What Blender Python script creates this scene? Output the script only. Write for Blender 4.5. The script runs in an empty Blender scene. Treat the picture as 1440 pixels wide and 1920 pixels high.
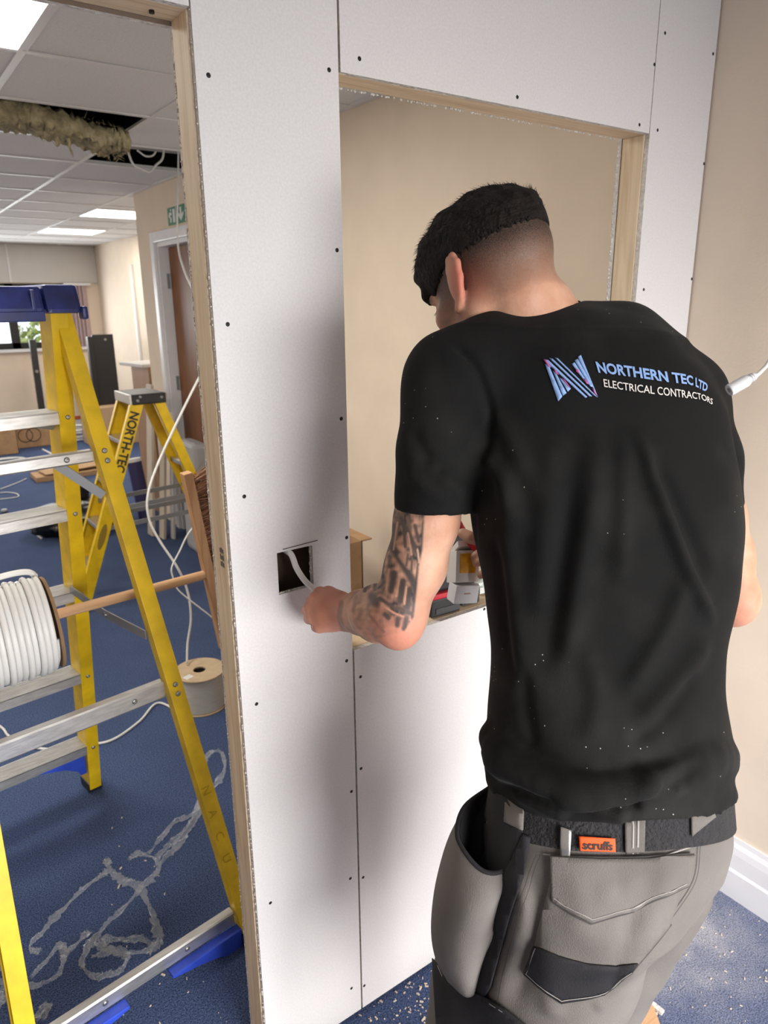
import bpy, bmesh, math, random
import numpy as np
from mathutils import Vector, Matrix
from mathutils.bvhtree import BVHTree

random.seed(7); np.random.seed(7)
sc = bpy.context.scene
COL = sc.collection

# ------------------------------------------------------------------ camera
CF, CPITCH, CROLL, CYAW = 1351.13, 0.28416188, -0.01019687, 0.61840993
CAM = np.array([0.0, -1.1256, 1.65])
_fw = np.array([math.sin(CYAW)*math.cos(CPITCH), math.cos(CYAW)*math.cos(CPITCH), -math.sin(CPITCH)])
_rt = np.array([math.cos(CYAW), -math.sin(CYAW), 0.0]); _up = np.cross(_rt, _fw)
CR = _rt*math.cos(CROLL) + _up*math.sin(CROLL); CU = -_rt*math.sin(CROLL) + _up*math.cos(CROLL)
camd = bpy.data.cameras.new('camera'); cam = bpy.data.objects.new('camera', camd); COL.objects.link(cam)
camd.sensor_fit = 'HORIZONTAL'; camd.sensor_width = 36.0; camd.lens = CF/1440*36
camd.clip_start = 0.02; camd.clip_end = 200
camd.dof.use_dof = True; camd.dof.focus_distance = 1.15; camd.dof.aperture_fstop = 10.0
cam.matrix_world = Matrix(((CR[0], CU[0], -_fw[0], CAM[0]), (CR[1], CU[1], -_fw[1], CAM[1]), (CR[2], CU[2], -_fw[2], CAM[2]), (0, 0, 0, 1)))
sc.camera = cam

# ------------------------------------------------------------------ colour management, world, daylight
sc.view_settings.view_transform = 'Standard'; sc.view_settings.look = 'None'
sc.view_settings.gamma = 1.0; sc.view_settings.use_curve_mapping = False
sc.view_settings.exposure = 0.0
w = bpy.data.worlds.new('world'); sc.world = w; w.use_nodes = True
bg = w.node_tree.nodes['Background']; bg.inputs[0].default_value = (0.86, 0.93, 1.0, 1); bg.inputs[1].default_value = 2.2

def area(name, loc, target, sx, sy, power, col=(1, 1, 1)):
    l = bpy.data.lights.new(name, 'AREA'); l.shape = 'RECTANGLE'; l.size = sx; l.size_y = sy; l.energy = power; l.color = col
    o = bpy.data.objects.new(name, l); COL.objects.link(o); o.location = loc
    o.rotation_euler = (Vector(target)-Vector(loc)).to_track_quat('-Z', 'Y').to_euler(); return o
# daylight entering by the window of the near room (behind the camera) and by the far windows
area('daylight_near_window', (0.82, -3.10, 1.10), (0.80, 0, -.55), 1.8, 1.3, 73, (1.0, 0.98, 0.965)).data.spread = math.radians(104)
area('daylight_far_window', (0.6, 9.40, 1.5), (0.6, 5, 0.9), 3.6, 0.75, 60, (0.95, 0.98, 1.0))
# ceiling luminaires' own light (panels are built further down)
LAMPS_BACK = [(0.27, 1.265), (2.07, 5.665), (2.07, 7.465), (-0.93, 3.065), (-0.93, 5.665)]
LAMPS_ADDED = [(0.9, -1.75)]  # unseen panel, added to light the near room
for i, (x, y) in enumerate(LAMPS_BACK):
    area('panel_light', (x, y, 2.385), (x, y, 0), .58, .58, (22, 13, 11, 20, 15)[i], (1, .95, .85))
for (x, y) in LAMPS_ADDED:
    area('panel_light', (x, y, 2.385), (x, y, 0), .58, .58, 1.5, (1, .92, .82))

# ------------------------------------------------------------------ helpers
def ray(x, y):
    d = _fw*CF + CR*(x-720) - CU*(y-960); return d/np.linalg.norm(d)
def at(x, y, d):                       # point at depth d along the optical axis
    return CAM + (_fw*CF + CR*(x-720) - CU*(y-960))/CF*d
def onX(x, y, X): d = ray(x, y); return CAM + d*(X-CAM[0])/d[0]
def onY(x, y, Y): d = ray(x, y); return CAM + d*(Y-CAM[1])/d[1]
def onZ(x, y, Z): d = ray(x, y); return CAM + d*(Z-CAM[2])/d[2]
def onP(x, y, pt, n):
    d = ray(x, y); n = np.array(n, float); return CAM + d*(((np.array(pt)-CAM)@n)/(d@n))
def proj(P):                           # world -> pixel (arrays)
    d = np.asarray(P, float)-CAM; z = d@_fw
    return 720+CF*(d@CR)/z, 960-CF*(d@CU)/z

_mats = {}
def mat(name, col, rough=.6, metal=0, spec=.5, noise=None, bump=None, alpha=None, emit=None, sub=0, trans=0, coord='Object'):
    """noise=(scale, amount, [stretch xyz]) modulates colour; bump=(scale,strength,[stretch])"""
    if name in _mats: return _mats[name]
    m = bpy.data.materials.new(name); m.use_nodes = True; nt = m.node_tree; b = nt.nodes['Principled BSDF']
    b.inputs['Base Color'].default_value = (*col, 1); b.inputs['Roughness'].default_value = rough
    b.inputs['Metallic'].default_value = metal; b.inputs['Specular IOR Level'].default_value = spec
    if trans: b.inputs['Transmission Weight'].default_value = trans
    if sub:
        b.inputs['Subsurface Weight'].default_value = sub; b.inputs['Subsurface Radius'].default_value = (.012, .005, .003); b.inputs['Subsurface Scale'].default_value = 1
    if emit: b.inputs['Emission Color'].default_value = (*emit[0], 1); b.inputs['Emission Strength'].default_value = emit[1]
    if alpha is not None: b.inputs['Alpha'].default_value = alpha
    def tex(scale, stretch, detail=4):
        tc = nt.nodes.new('ShaderNodeTexCoord'); mp = nt.nodes.new('ShaderNodeMapping'); n = nt.nodes.new('ShaderNodeTexNoise')
        mp.inputs['Scale'].default_value = stretch; n.inputs['Scale'].default_value = scale; n.inputs['Detail'].default_value = detail
        nt.links.new(tc.outputs[coord], mp.inputs[0]); nt.links.new(mp.outputs[0], n.inputs['Vector']); return n
    if noise:
        n = tex(noise[0], noise[2] if len(noise) > 2 else (1, 1, 1)); r = nt.nodes.new('ShaderNodeValToRGB'); a = noise[1]
        r.color_ramp.elements[0].position = .3; r.color_ramp.elements[1].position = .7
        r.color_ramp.elements[0].color = (*[max(0, c*(1-a)) for c in col], 1); r.color_ramp.elements[1].color = (*[min(1, c*(1+a)) for c in col], 1)
        nt.links.new(n.outputs['Fac'], r.inputs[0]); nt.links.new(r.outputs[0], b.inputs['Base Color'])
    if bump:
        n = tex(bump[0], bump[2] if len(bump) > 2 else (1, 1, 1), 6); bp = nt.nodes.new('ShaderNodeBump'); bp.inputs['Strength'].default_value = bump[1]; bp.inputs['Distance'].default_value = .01
        nt.links.new(n.outputs['Fac'], bp.inputs['Height']); nt.links.new(bp.outputs[0], b.inputs['Normal'])
    _mats[name] = m; return m

def tag(o, label=None, cat=None, group=None, kind=None):
    if label: o['label'] = label
    if cat: o['category'] = cat
    if group: o['group'] = group
    if kind: o['kind'] = kind
    return o
def empty(name, loc=(0, 0, 0), rz=0, label=None, cat=None, group=None, kind=None):
    o = bpy.data.objects.new(name, None); COL.objects.link(o); o.location = loc; o.rotation_euler = (0, 0, rz); o.empty_display_size = .1
    return tag(o, label, cat, group, kind)
def place(o, parent):
    if parent is not None:
        bpy.context.view_layer.update()
        o.parent = parent; o.matrix_parent_inverse = parent.matrix_world.inverted()
    return o

class MB:
    """collects simple solids into one mesh"""
    def __init__(s): s.v = []; s.f = []
    def add(s, vs, fs):
        n = len(s.v); s.v += [tuple(float(c) for c in v) for v in vs]; s.f += [tuple(i+n for i in f) for f in fs]; return s
    def box(s, lo, hi):
        (a, b, c), (d, e, f) = lo, hi
        return s.add([(a,b,c),(d,b,c),(d,e,c),(a,e,c),(a,b,f),(d,b,f),(d,e,f),(a,e,f)],
                     [(0,3,2,1),(4,5,6,7),(0,1,5,4),(1,2,6,5),(2,3,7,6),(3,0,4,7)])
    def obox(s, c, ax, ay, az, sx, sy, sz):
        c, ax, ay, az = [np.array(q, float) for q in (c, ax, ay, az)]
        ax, ay, az = [q/np.linalg.norm(q) for q in (ax, ay, az)]
        vs = [c+ax*i*sx/2+ay*j*sy/2+az*k*sz/2 for k in (-1, 1) for (i, j) in ((-1,-1),(1,-1),(1,1),(-1,1))]
        return s.add(vs, [(0,3,2,1),(4,5,6,7),(0,1,5,4),(1,2,6,5),(2,3,7,6),(3,0,4,7)])
    def bar(s, a, b, width_dir, w, t):
        """rectangular bar from a to b; w across width_dir, t in the third direction"""
        a, b = np.array(a, float), np.array(b, float); d = b-a; L = np.linalg.norm(d); d = d/L
        wd = np.array(width_dir, float); wd -= d*(wd@d); wd /= np.linalg.norm(wd); td = np.cross(d, wd)
        return s.obox((a+b)/2, d, wd, td, L, w, t)
    def prism(s, prof, a, b, xd, yd):
        """2D profile extruded from a to b, profile axes xd, yd"""
        a, b, xd, yd = [np.array(q, float) for q in (a, b, xd, yd)]; n = len(prof)
        vs = [a+xd*p[0]+yd*p[1] for p in prof]+[b+xd*p[0]+yd*p[1] for p in prof]
        return s.add(vs, [(i, (i+1) % n, (i+1) % n+n, i+n) for i in range(n)]+[tuple(range(n-1, -1, -1)), tuple(range(n, 2*n))])
    def tube(s, pts, r, n=8, cap=True):
        pts = [np.array(p, float) for p in pts]; N = len(pts); rs = r if hasattr(r, '__len__') else [r]*N
        t = [pts[min(i+1, N-1)]-pts[max(i-1, 0)] for i in range(N)]; t = [q/(np.linalg.norm(q)+1e-12) for q in t]
        ref = np.array([0, 0, 1.0]) if abs(t[0][2]) < .9 else np.array([1.0, 0, 0])
        u = np.cross(t[0], ref); u /= np.linalg.norm(u); vs = []
        for i in range(N):
            u = u-t[i]*(u@t[i]); u /= np.linalg.norm(u)+1e-12; vv = np.cross(t[i], u)
            vs += [pts[i]+(u*math.cos(2*math.pi*k/n)+vv*math.sin(2*math.pi*k/n))*rs[i] for k in range(n)]
        fs = [(i*n+k, i*n+(k+1) % n, (i+1)*n+(k+1) % n, (i+1)*n+k) for i in range(N-1) for k in range(n)]
        if cap: fs += [tuple(range(n-1, -1, -1)), tuple(range((N-1)*n, N*n))]
        return s.add(vs, fs)
    def cyl(s, a, b, r, n=16): return s.tube([a, b], r, n)
    def lathe(s, prof, c, axis=(0, 0, 1), n=32):
        axis = np.array(axis, float); axis /= np.linalg.norm(axis); ref = np.array([1.0, 0, 0]) if abs(axis[0]) < .9 else np.array([0, 1.0, 0])
        u = np.cross(axis, ref); u /= np.linalg.norm(u); v = np.cross(axis, u); c = np.array(c, float); m = len(prof)
        vs = [c+axis*z+(u*math.cos(2*math.pi*k/n)+v*math.sin(2*math.pi*k/n))*r for (r, z) in prof for k in range(n)]
        return s.add(vs, [(i*n+k, i*n+(k+1) % n, ((i+1) % m)*n+(k+1) % n, ((i+1) % m)*n+k) for i in range(m) for k in range(n)])
    def build(s, name, m, parent=None, smooth=False, bevel=0, kind=None):
        me = bpy.data.meshes.new(name); me.from_pydata(s.v, [], s.f)
        bm = bmesh.new(); bm.from_mesh(me); bmesh.ops.recalc_face_normals(bm, faces=bm.faces)
        if bevel: bmesh.ops.bevel(bm, geom=[e for e in bm.edges if e.is_manifold and e.calc_face_angle(0) > .5], offset=bevel, segments=2, affect='EDGES', profile=.6)
        bm.to_mesh(me); bm.free()
        me.materials.append(m)
        if smooth: me.shade_smooth()
        elif bevel: me.shade_auto_smooth(angle=.6) if hasattr(me, 'shade_auto_smooth') else None
        o = bpy.data.objects.new(name, me); COL.objects.link(o); place(o, parent)
        if kind: o['kind'] = kind
        return o

def spline(pts, n=8):
    """Catmull-Rom through points"""
    P = [np.array(p, float) for p in pts]; P = [2*P[0]-P[1]]+P+[2*P[-1]-P[-2]]; out = []
    for i in range(1, len(P)-2):
        for k in range(n):
            t = k/n; a, b, c, d = P[i-1:i+3]
            out.append(.5*((2*b)+(c-a)*t+(2*a-5*b+4*c-d)*t*t+(3*b-a-3*c+d)*t**3))
    out.append(P[-2]); return out
def meshobj(name, v, f, m, parent=None, smooth=True):
    me = bpy.data.meshes.new(name); me.from_pydata([tuple(map(float, q)) for q in v], [], [tuple(map(int, q)) for q in f]); me.materials.append(m)
    bm = bmesh.new(); bm.from_mesh(me); bmesh.ops.recalc_face_normals(bm, faces=bm.faces); bm.to_mesh(me); bm.free()
    if smooth: me.shade_smooth()
    o = bpy.data.objects.new(name, me); COL.objects.link(o); place(o, parent); return o

# text -> flat triangles in its own plane (unit height letters)
def text2d(s, bold=0.0, spacing=1.0):
    cu = bpy.data.curves.new('t', 'FONT'); cu.body = s; cu.size = 1; cu.offset = bold; cu.space_character = spacing; cu.resolution_u = 3
    o = bpy.data.objects.new('t', cu); COL.objects.link(o); bpy.context.view_layer.update()
    me = bpy.data.meshes.new_from_object(o); v = np.array([q.co[:2] for q in me.vertices]); f = [tuple(p.vertices) for p in me.polygons]
    bpy.data.objects.remove(o); bpy.data.curves.remove(cu); bpy.data.meshes.remove(me)
    lo = v.min(0); hi = v.max(0); v = (v-lo)/(hi-lo); return v, f      # normalised to 0..1 box

# ------------------------------------------------------------------ dimensions
X0, XO, X1, XW = 0.470, 0.7235, 1.555, 1.790      # door jamb, window left, window right, right wall
ZD, ZH, ZS, H = 2.057, 2.012, 0.966, 2.40          # door head, window head, window sill, ceiling
T, PB = 0.085, 0.0125                              # partition thickness, board thickness
XL, YN, YF, YC, XW2 = -1.83, -3.20, 9.50, 4.43, 2.82

# ------------------------------------------------------------------ materials
def mat_carpet():
    m = bpy.data.materials.new('blue carpet'); m.use_nodes = True; nt = m.node_tree; b = nt.nodes['Principled BSDF']; L = nt.links.new
    b.inputs['Roughness'].default_value = .95; b.inputs['Specular IOR Level'].default_value = .15
    tc = nt.nodes.new('ShaderNodeTexCoord')
    n = nt.nodes.new('ShaderNodeTexNoise'); n.inputs['Scale'].default_value = 260; n.inputs['Detail'].default_value = 3
    r = nt.nodes.new('ShaderNodeValToRGB'); e = r.color_ramp.elements
    e[0].position = .33; e[0].color = (.018, .032, .085, 1); e[1].position = .68; e[1].color = (.13, .185, .36, 1)
    L(tc.outputs['Object'], n.inputs['Vector']); L(n.outputs['Fac'], r.inputs[0])
    n2 = nt.nodes.new('ShaderNodeTexNoise'); n2.inputs['Scale'].default_value = 3.0
    mx = nt.nodes.new('ShaderNodeMixRGB'); mx.blend_type = 'MULTIPLY'; mx.inputs[0].default_value = .35; L(tc.outputs['Object'], n2.inputs['Vector'])
    L(r.outputs[0], mx.inputs[1]); L(n2.outputs['Fac'], mx.inputs[2])
    # spilled plaster dust near the right wall
    dc = onZ(1262, 1738, 0); sub = nt.nodes.new('ShaderNodeVectorMath'); sub.operation = 'SUBTRACT'; sub.inputs[1].default_value = tuple(dc)
    ln = nt.nodes.new('ShaderNodeVectorMath'); ln.operation = 'LENGTH'; L(tc.outputs['Object'], sub.inputs[0]); L(sub.outputs[0], ln.inputs[0])
    mr = nt.nodes.new('ShaderNodeMapRange'); mr.inputs['From Min'].default_value = 0; mr.inputs['From Max'].default_value = .34; mr.inputs['To Min'].default_value = .75; mr.inputs['To Max'].default_value = .0
    L(ln.outputs['Value'], mr.inputs['Value'])
    n3 = nt.nodes.new('ShaderNodeTexNoise'); n3.inputs['Scale'].default_value = 14; n3.inputs['Detail'].default_value = 8; L(tc.outputs['Object'], n3.inputs['Vector'])
    ml = nt.nodes.new('ShaderNodeMath'); ml.operation = 'MULTIPLY'; L(mr.outputs[0], ml.inputs[0]); L(n3.outputs['Fac'], ml.inputs[1])
    ml2 = nt.nodes.new('ShaderNodeMath'); ml2.operation = 'MULTIPLY'; L(ml.outputs[0], ml2.inputs[0]); L(n.outputs['Fac'], ml2.inputs[1])
    ml3 = nt.nodes.new('ShaderNodeMath'); ml3.operation = 'MULTIPLY'; ml3.use_clamp = True; L(ml2.outputs[0], ml3.inputs[0]); ml3.inputs[1].default_value = 2.6
    m2 = nt.nodes.new('ShaderNodeMixRGB'); L(ml3.outputs[0], m2.inputs[0]); L(mx.outputs[0], m2.inputs[1]); m2.inputs[2].default_value = (.68, .66, .66, 1)
    L(m2.outputs[0], b.inputs['Base Color'])
    bp = nt.nodes.new('ShaderNodeBump'); bp.inputs['Strength'].default_value = .5; bp.inputs['Distance'].default_value = .006; L(n.outputs['Fac'], bp.inputs['Height']); L(bp.outputs[0], b.inputs['Normal'])
    return m
def mat_wood(name, light, dark, axis='Z', rough=.65):
    m = bpy.data.materials.new(name); m.use_nodes = True; nt = m.node_tree; b = nt.nodes['Principled BSDF']; L = nt.links.new
    b.inputs['Roughness'].default_value = rough; b.inputs['Specular IOR Level'].default_value = .3
    tc = nt.nodes.new('ShaderNodeTexCoord'); mp = nt.nodes.new('ShaderNodeMapping'); s = {'X': (.06, 1, 1), 'Y': (1, .06, 1), 'Z': (1, 1, .06)}[axis]; mp.inputs['Scale'].default_value = s
    n = nt.nodes.new('ShaderNodeTexNoise'); n.inputs['Scale'].default_value = 70; n.inputs['Detail'].default_value = 5; n.inputs['Distortion'].default_value = .8
    r = nt.nodes.new('ShaderNodeValToRGB'); e = r.color_ramp.elements; e[0].position = .34; e[1].position = .62; e[0].color = (*dark, 1); e[1].color = (*light, 1)
    L(tc.outputs['Object'], mp.inputs[0]); L(mp.outputs[0], n.inputs['Vector']); L(n.outputs['Fac'], r.inputs[0]); L(r.outputs[0], b.inputs['Base Color']); return m

M_carpet = mat_carpet()
M_cream = mat('cream wall paint', (.82, .70, .565), .8, spec=.2, noise=(6, .03), bump=(180, .06))
M_white = mat('white gloss paint', (.80, .80, .82), .35, noise=(8, .03))
M_ceil = mat('white ceiling tile', (.78, .78, .78), .9, spec=.1, noise=(120, .05), bump=(160, .12))
M_bar = mat('white metal grid', (.76, .75, .74), .4)
M_board = mat('grey white plasterboard paper', (.72, .70, .695), .85, spec=.15, noise=(240, .045), bump=(300, .05))
M_core = mat('broken gypsum core', (.72, .68, .63), .95, spec=.1, noise=(120, .15), bump=(90, .8))
M_pine = mat_wood('pine studwork', (.82, .68, .49), (.68, .51, .33), 'Z')
M_pineX = mat_wood('pine rail', (.82, .66, .46), (.68, .50, .32), 'X')
M_screw = mat('black phosphate screw', (.018, .017, .018), .35, metal=.6)
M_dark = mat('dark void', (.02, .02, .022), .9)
M_door = mat_wood('brown veneer door', (.25, .095, .025), (.15, .052, .012), 'Z', .4)
M_black = mat('black painted metal', (.014, .014, .015), .45)
M_alu = mat('brushed aluminium', (.62, .61, .59), .38, metal=.85, noise=(14, .16, (1, 8, 8)), bump=(30, .05, (1, 10, 10)))
M_yel = mat('yellow fibreglass', (.80, .53, .006), .42, noise=(18, .14))
M_blue = mat('navy blue plastic', (.012, .022, .13), .4, noise=(20, .4))
M_blue2 = mat('bright blue plastic', (.03, .075, .55), .4, noise=(12, .25))
M_rivet = mat('steel rivet', (.35, .35, .34), .35, metal=.9)
M_pvc = mat('white cable sheath', (.76, .76, .74), .4)
M_card = mat('brown cardboard', (.46, .29, .16), .85, spec=.15, noise=(14, .12))
M_card2 = mat('pale cardboard flange', (.52, .40, .27), .85, spec=.15, noise=(30, .08))
M_grey = mat('grey steel', (.30, .31, .32), .45, metal=.6)
M_ink = mat('black marker ink', (.03, .028, .025), .8)
M_glass = mat('window glass', (1, 1, 1), .02, trans=1.0)
M_led = mat('lit diffuser', (1, 1, 1), .6, emit=((1, .97, .90), 7.0))

# ------------------------------------------------------------------ setting: floor, walls, ceiling
o = MB().box((XL, YN, -.05), (XW2, YF, 0)).build('floor', M_carpet, kind='structure')
D0, D1 = 3.20, 4.05          # door opening in right wall
o = MB().box((XW, YN, 0), (XW+.12, D0, 3)).box((XW, D0, 2.05), (XW+.12, D1, 3)).box((XW, D1, 0), (XW+.12, YC, 3)).build('wall_right', M_cream, kind='structure')
MB().box((XW+.12, YC-.12, 0), (XW2, YC, 3)).box((XW2, YC-.12, 0), (XW2+.12, YF, 3)).build('wall_far_side', M_cream, kind='structure')
WF0, WF1, WZ0, WZ1 = -1.5, 2.66, 1.10, 1.92
MB().box((XL, YF, 0), (XW2+.12, YF+.2, WZ0)).box((XL, YF, WZ1), (XW2+.12, YF+.2, 3)).box((XL, YF, WZ0), (WF0, YF+.2, WZ1)).box((WF1, YF, WZ0), (XW2+.12, YF+.2, WZ1)).build('wall_far', M_cream, kind='structure')
MB().box((XL-.12, YN, 0), (XL, YF, 3)).build('wall_left', M_cream, kind='structure')
NW0, NW1, NZ0, NZ1 = -.10, 1.74, .40, 1.80
MB().box((XL, YN-.15, 0), (XW, YN, NZ0)).box((XL, YN-.15, NZ1), (XW, YN, 3)).box((XL, YN-.15, NZ0), (NW0, YN, NZ1)).box((NW1, YN-.15, NZ0), (XW, YN, NZ1)).build('wall_rear', M_cream, kind='structure')
MB().box((XW-.012, T, H+.012), (XW-.0005, YC, 2.99)).build('wall_plenum_shade', M_dark, kind='structure')  # dark sheet added over the wall, standing in for shade above the ceiling
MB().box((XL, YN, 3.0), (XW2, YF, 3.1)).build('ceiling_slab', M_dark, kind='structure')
# white pelmet board over the far window, joint strips
pel = tag(MB().box((-1.5, YF-.035, 1.93), (XW2-.005, YF-.002, 2.395)).build('trim_1', mat('pale grey pelmet', (.62, .59, .56), .7, noise=(4, .03)), kind='structure'))
MB().box((1.735, YF-.040, 1.93), (1.755, YF-.036, 2.39)).build('joint_strip', M_bar, pel)
MB().box((XW2-.03, 7.9, 0), (XW2-.002, 7.94, 2.1)).build('trim_2', M_white, kind='structure', bevel=.004)

def skirting(name, prof, a, b, xd):
    return MB().prism(prof, a, b, xd, (0, 0, 1)).build(name, M_white, kind='structure')
SK = [(0, 0), (.022, 0), (.022, .085), (.017, .092), (.017, .140), (.014, .160), (.008, .172), (.006, .185), (0, .185)]
skirting('baseboard_right', SK, (XW, YN+.01, 0), (XW, -.001, 0), (-1, 0, 0))
skirting('baseboard_right_back', SK, (XW, T+.001, 0), (XW, D0-.1, 0), (-1, 0, 0))
SK2 = [(0, 0), (.02, 0), (.02, .12), (0, .12)]
skirting('baseboard_far', SK2, (XL, YF, 0), (XW2, YF, 0), (0, -1, 0))
skirting('baseboard_far_side', SK2, (XW2, YC, 0), (XW2, YF-.03, 0), (-1, 0, 0))
MB().box((XL, YF-.026, .12), (XW2-.03, YF-.002, .165)).build('trim_3', mat('orange red capping', (.55, .13, .05), .6), kind='structure')

# ceiling grid with separate tiles
ceil = empty('ceiling', (0, 0, H), kind='structure')
tile_me = {}
def tile(x0, x1, y0, y1):
    w_, d_ = round(x1-x0-.006, 3), round(y1-y0-.006, 3)
    if w_ < .03 or d_ < .03: return
    if (w_, d_) not in tile_me:
        tile_me[(w_, d_)] = MB().box((-w_/2, -d_/2, 0), (w_/2, d_/2, .016)).build('ceiling_tile', M_ceil); o = tile_me[(w_, d_)]
    else:
        o = tile_me[(w_, d_)].copy(); COL.objects.link(o)
    o.name = 'ceiling_tile'; o.location = ((x0+x1)/2, (y0+y1)/2, H+.002); bpy.context.view_layer.update(); o.parent = ceil; o.matrix_parent_inverse = ceil.matrix_world.inverted()
XG = [.57+.6*k for k in range(-4, 5)]; YG = [1.565+.6*k for k in range(-3, 14)]
lamp_cells = [(round(x-.3, 3), round(y-.3, 3)) for x, y in LAMPS_BACK]
bpy.context.view_layer.update()
for i in range(len(XG)-1):
    for j in range(len(YG)-1):
        x0, x1, y0, y1 = XG[i], XG[i+1], YG[j], YG[j+1]
        if (round(x0, 3), round(y0, 3)) in lamp_cells: continue
        if abs(x0-.57) < .01 and abs(y0-2.165) < .01: continue          # lifted-out tiles
        if abs(x0-1.17) < .01 and abs(y0-2.765) < .01: continue
        y0, y1 = max(y0, T), min(y1, YF)
        if x1 > XW+.01:
            if y1 < YC: continue
            y0 = max(y0, YC); x1 = min(x1, XW2); x0 = max(x0, XL)
        if y1-y0 > .04: tile(x0, x1, y0, y1)
for x in XG:
    if XL < x < XW2: MB().box((x-.012, T if x < XW else YC, H-.003), (x+.012, YF, H+.002)).build('grid_bar', M_bar, ceil)
for y in YG:
    if T < y < YF: MB().box((XL, y-.012, H-.004), (XW if y < YC else XW2, y+.012, H+.001)).build('grid_bar', M_bar, ceil)
MB().box((XW-.02, T, H-.002), (XW, YC, H+.003)).build('wall_angle', M_bar, ceil)
# dark services above the open cells
duct = MB().box((1.20, 3.02, H+.045), (1.76, 3.10, H+.085)).box((1.20, 2.86, H+.03), (1.76, 2.90, H+.05)).build('cable_tray', M_grey)
tag(duct, 'grey metal cable tray showing in the open ceiling cell near the door wall', 'cable tray')
MB().box((XL, YN, H), (XW, 0, H+.02)).build('ceiling_near', M_ceil, kind='structure')

def lamp(x, y, label):
    r = empty('ceiling_light', (x, y, H), label=label, cat='ceiling light', group='square LED ceiling panels')
    f = MB()
    for a, b in (((-.297, -.297), (.297, -.283)), ((-.297, .283), (.297, .297)), ((-.297, -.283), (-.283, .283)), ((.283, -.283), (.297, .283))):
        f.box((x+a[0], y+a[1], H-.006), (x+b[0], y+b[1], H+.012))
    f.build('frame', M_bar, r); MB().box((x-.283, y-.283, H-.003), (x+.283, y+.283, H+.01)).build('diffuser', M_led, r)
LL = ['square lit LED panel nearest the doorway, cut by the top left corner', 'lit LED panel in far ceiling beside the door wall, nearer of the two far ones',
      'lit LED panel farthest back, close to the far pelmet', 'lit LED ceiling panel out of view to the left of the open ceiling cell', 'lit LED ceiling panel out of view far left']
for (x, y), l in zip(LAMPS_BACK[:3], LL): lamp(x, y, l)
for (x, y), l in zip(LAMPS_BACK[3:], LL[3:]): lamp(x, y, l)
for (x, y) in LAMPS_ADDED: lamp(x, y, 'lit LED ceiling panel of the near room, behind the photographer')

# ------------------------------------------------------------------ stud partition
part = empty('wall_partition', (X0, 0, 0), kind='structure')
def board(x0, x1, z0, z1, y0=0.0, hole=None, name='plasterboard'):
    g = .0012; x0, x1, z0, z1 = x0+g, x1-g, z0, z1; mb = MB()
    if hole:
        a, b, c, d = hole
        for q in (((x0, z0), (x1, c)), ((x0, d), (x1, z1)), ((x0, c), (a, d)), ((b, c), (x1, d))):
            mb.box((q[0][0], y0, q[0][1]), (q[1][0], y0+PB, q[1][1]))
    else: mb.box((x0, y0, z0), (x1, y0+PB, z1))
    o = mb.build(name, M_board, part)
    # raw gypsum shows on the cut edges: faces not facing +-Y
    o.data.materials.append(M_core)
    for p_ in o.data.polygons:
        if abs(p_.normal.y) < .5: p_.material_index = 1
    return o
def back_paper(o):
    o.data.materials.append(mat('brown backing paper', (.16, .115, .085), .9))
    for p_ in o.data.polygons:
        if p_.normal.y < -.5: p_.material_index = 2
HB = (.560, .634, 1.129, 1.211)      # back-box cut-out
bA = board(X0, XO-.004, .012, H, hole=HB)
bB = board(XO-.002, X1, ZH, H)
bC = board(X1, XW-.004, .012, H)
bD = board(XO-.002, X1, .012, ZS)
bE = board(-.42, X0, ZD, H)
bF = board(XL, -.42, .012, H)
yb = T-PB
for a in ((X0, XO-.004, .012, H), (XO-.002, X1, ZH+.006, H), (X1-.004, XW-.004, .012, H), (XO-.002, X1, .012, ZS-.004), (-.42, X0, ZD-.006, H), (XL, -.42, .012, H)): back_paper(board(*a, y0=yb))
SB = (PB, T-PB)
def stud(x0, x1, z0, z1, m=M_pine, name='stud'):
    return MB().box((x0, SB[0]+.0005, z0), (x1, SB[1]-.0005, z1)).build(name, m, part, bevel=.0015)
stud(X0-.001, X0+.037, .04, ZD+.0005); stud(XO-.037, XO+.001, .04, ZS-.039); stud(XO-.037, XO+.001, ZS-.001, H-.002)
stud(X1-.001, X1+.038, ZS, ZH); stud(XW-.042, XW-.004, .04, H-.002); stud(-.458, -.42, .04, H-.002)
stud(XO-.037, X1+.038, ZH, ZH+.038, M_pineX, 'header'); stud(XO-.037, X1+.038, ZS-.038, ZS+.0005, M_pineX, 'sill_rail')
stud(-.42, X0+.037, ZD, ZD+.038, M_pineX, 'header'); stud(X0, XW-.004, .002, .04, M_pineX, 'sole_plate')
stud(1.12, 1.158, .04, ZS-.039)
# dry gap showing timber at the vertical joint; ragged core along cut edges
def ragged(name, pts, r, n=60):
    mb = MB()
    for k in range(n):
        t = random.random(); p_ = np.array(pts[0])*(1-t)+np.array(pts[1])*t; s_ = r*random.uniform(.5, 1.4)
        ax = np.random.randn(3); ay = np.cross(ax, np.random.randn(3)); mb.obox(p_, ax, ay, np.cross(ax, ay), s_, s_, s_*1.6)
    return mb.build(name, M_core, part, kind='stuff')
ragged('torn_edge', ((X0+.001, .004, .02), (X0+.001, .004, ZD)), .0018, 300)
ragged('torn_edge', ((X0+.001, T-.004, .02), (X0+.001, T-.004, ZD)), .0018, 300)
ragged('torn_edge', ((X1-.001, T-.004, ZS), (X1-.001, T-.004, ZH)), .0036, 300)
ragged('torn_edge', ((XO, T-.004, ZH), (X1, T-.004, ZH)), .0022, 160)
ragged('torn_edge', ((HB[1]-.001, .006, HB[2]), (HB[1]-.001, .006, HB[3])), .0028, 40)
ragged('torn_edge', ((HB[0], .006, HB[2]), (HB[1], .006, HB[2])), .0024, 30)
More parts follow.
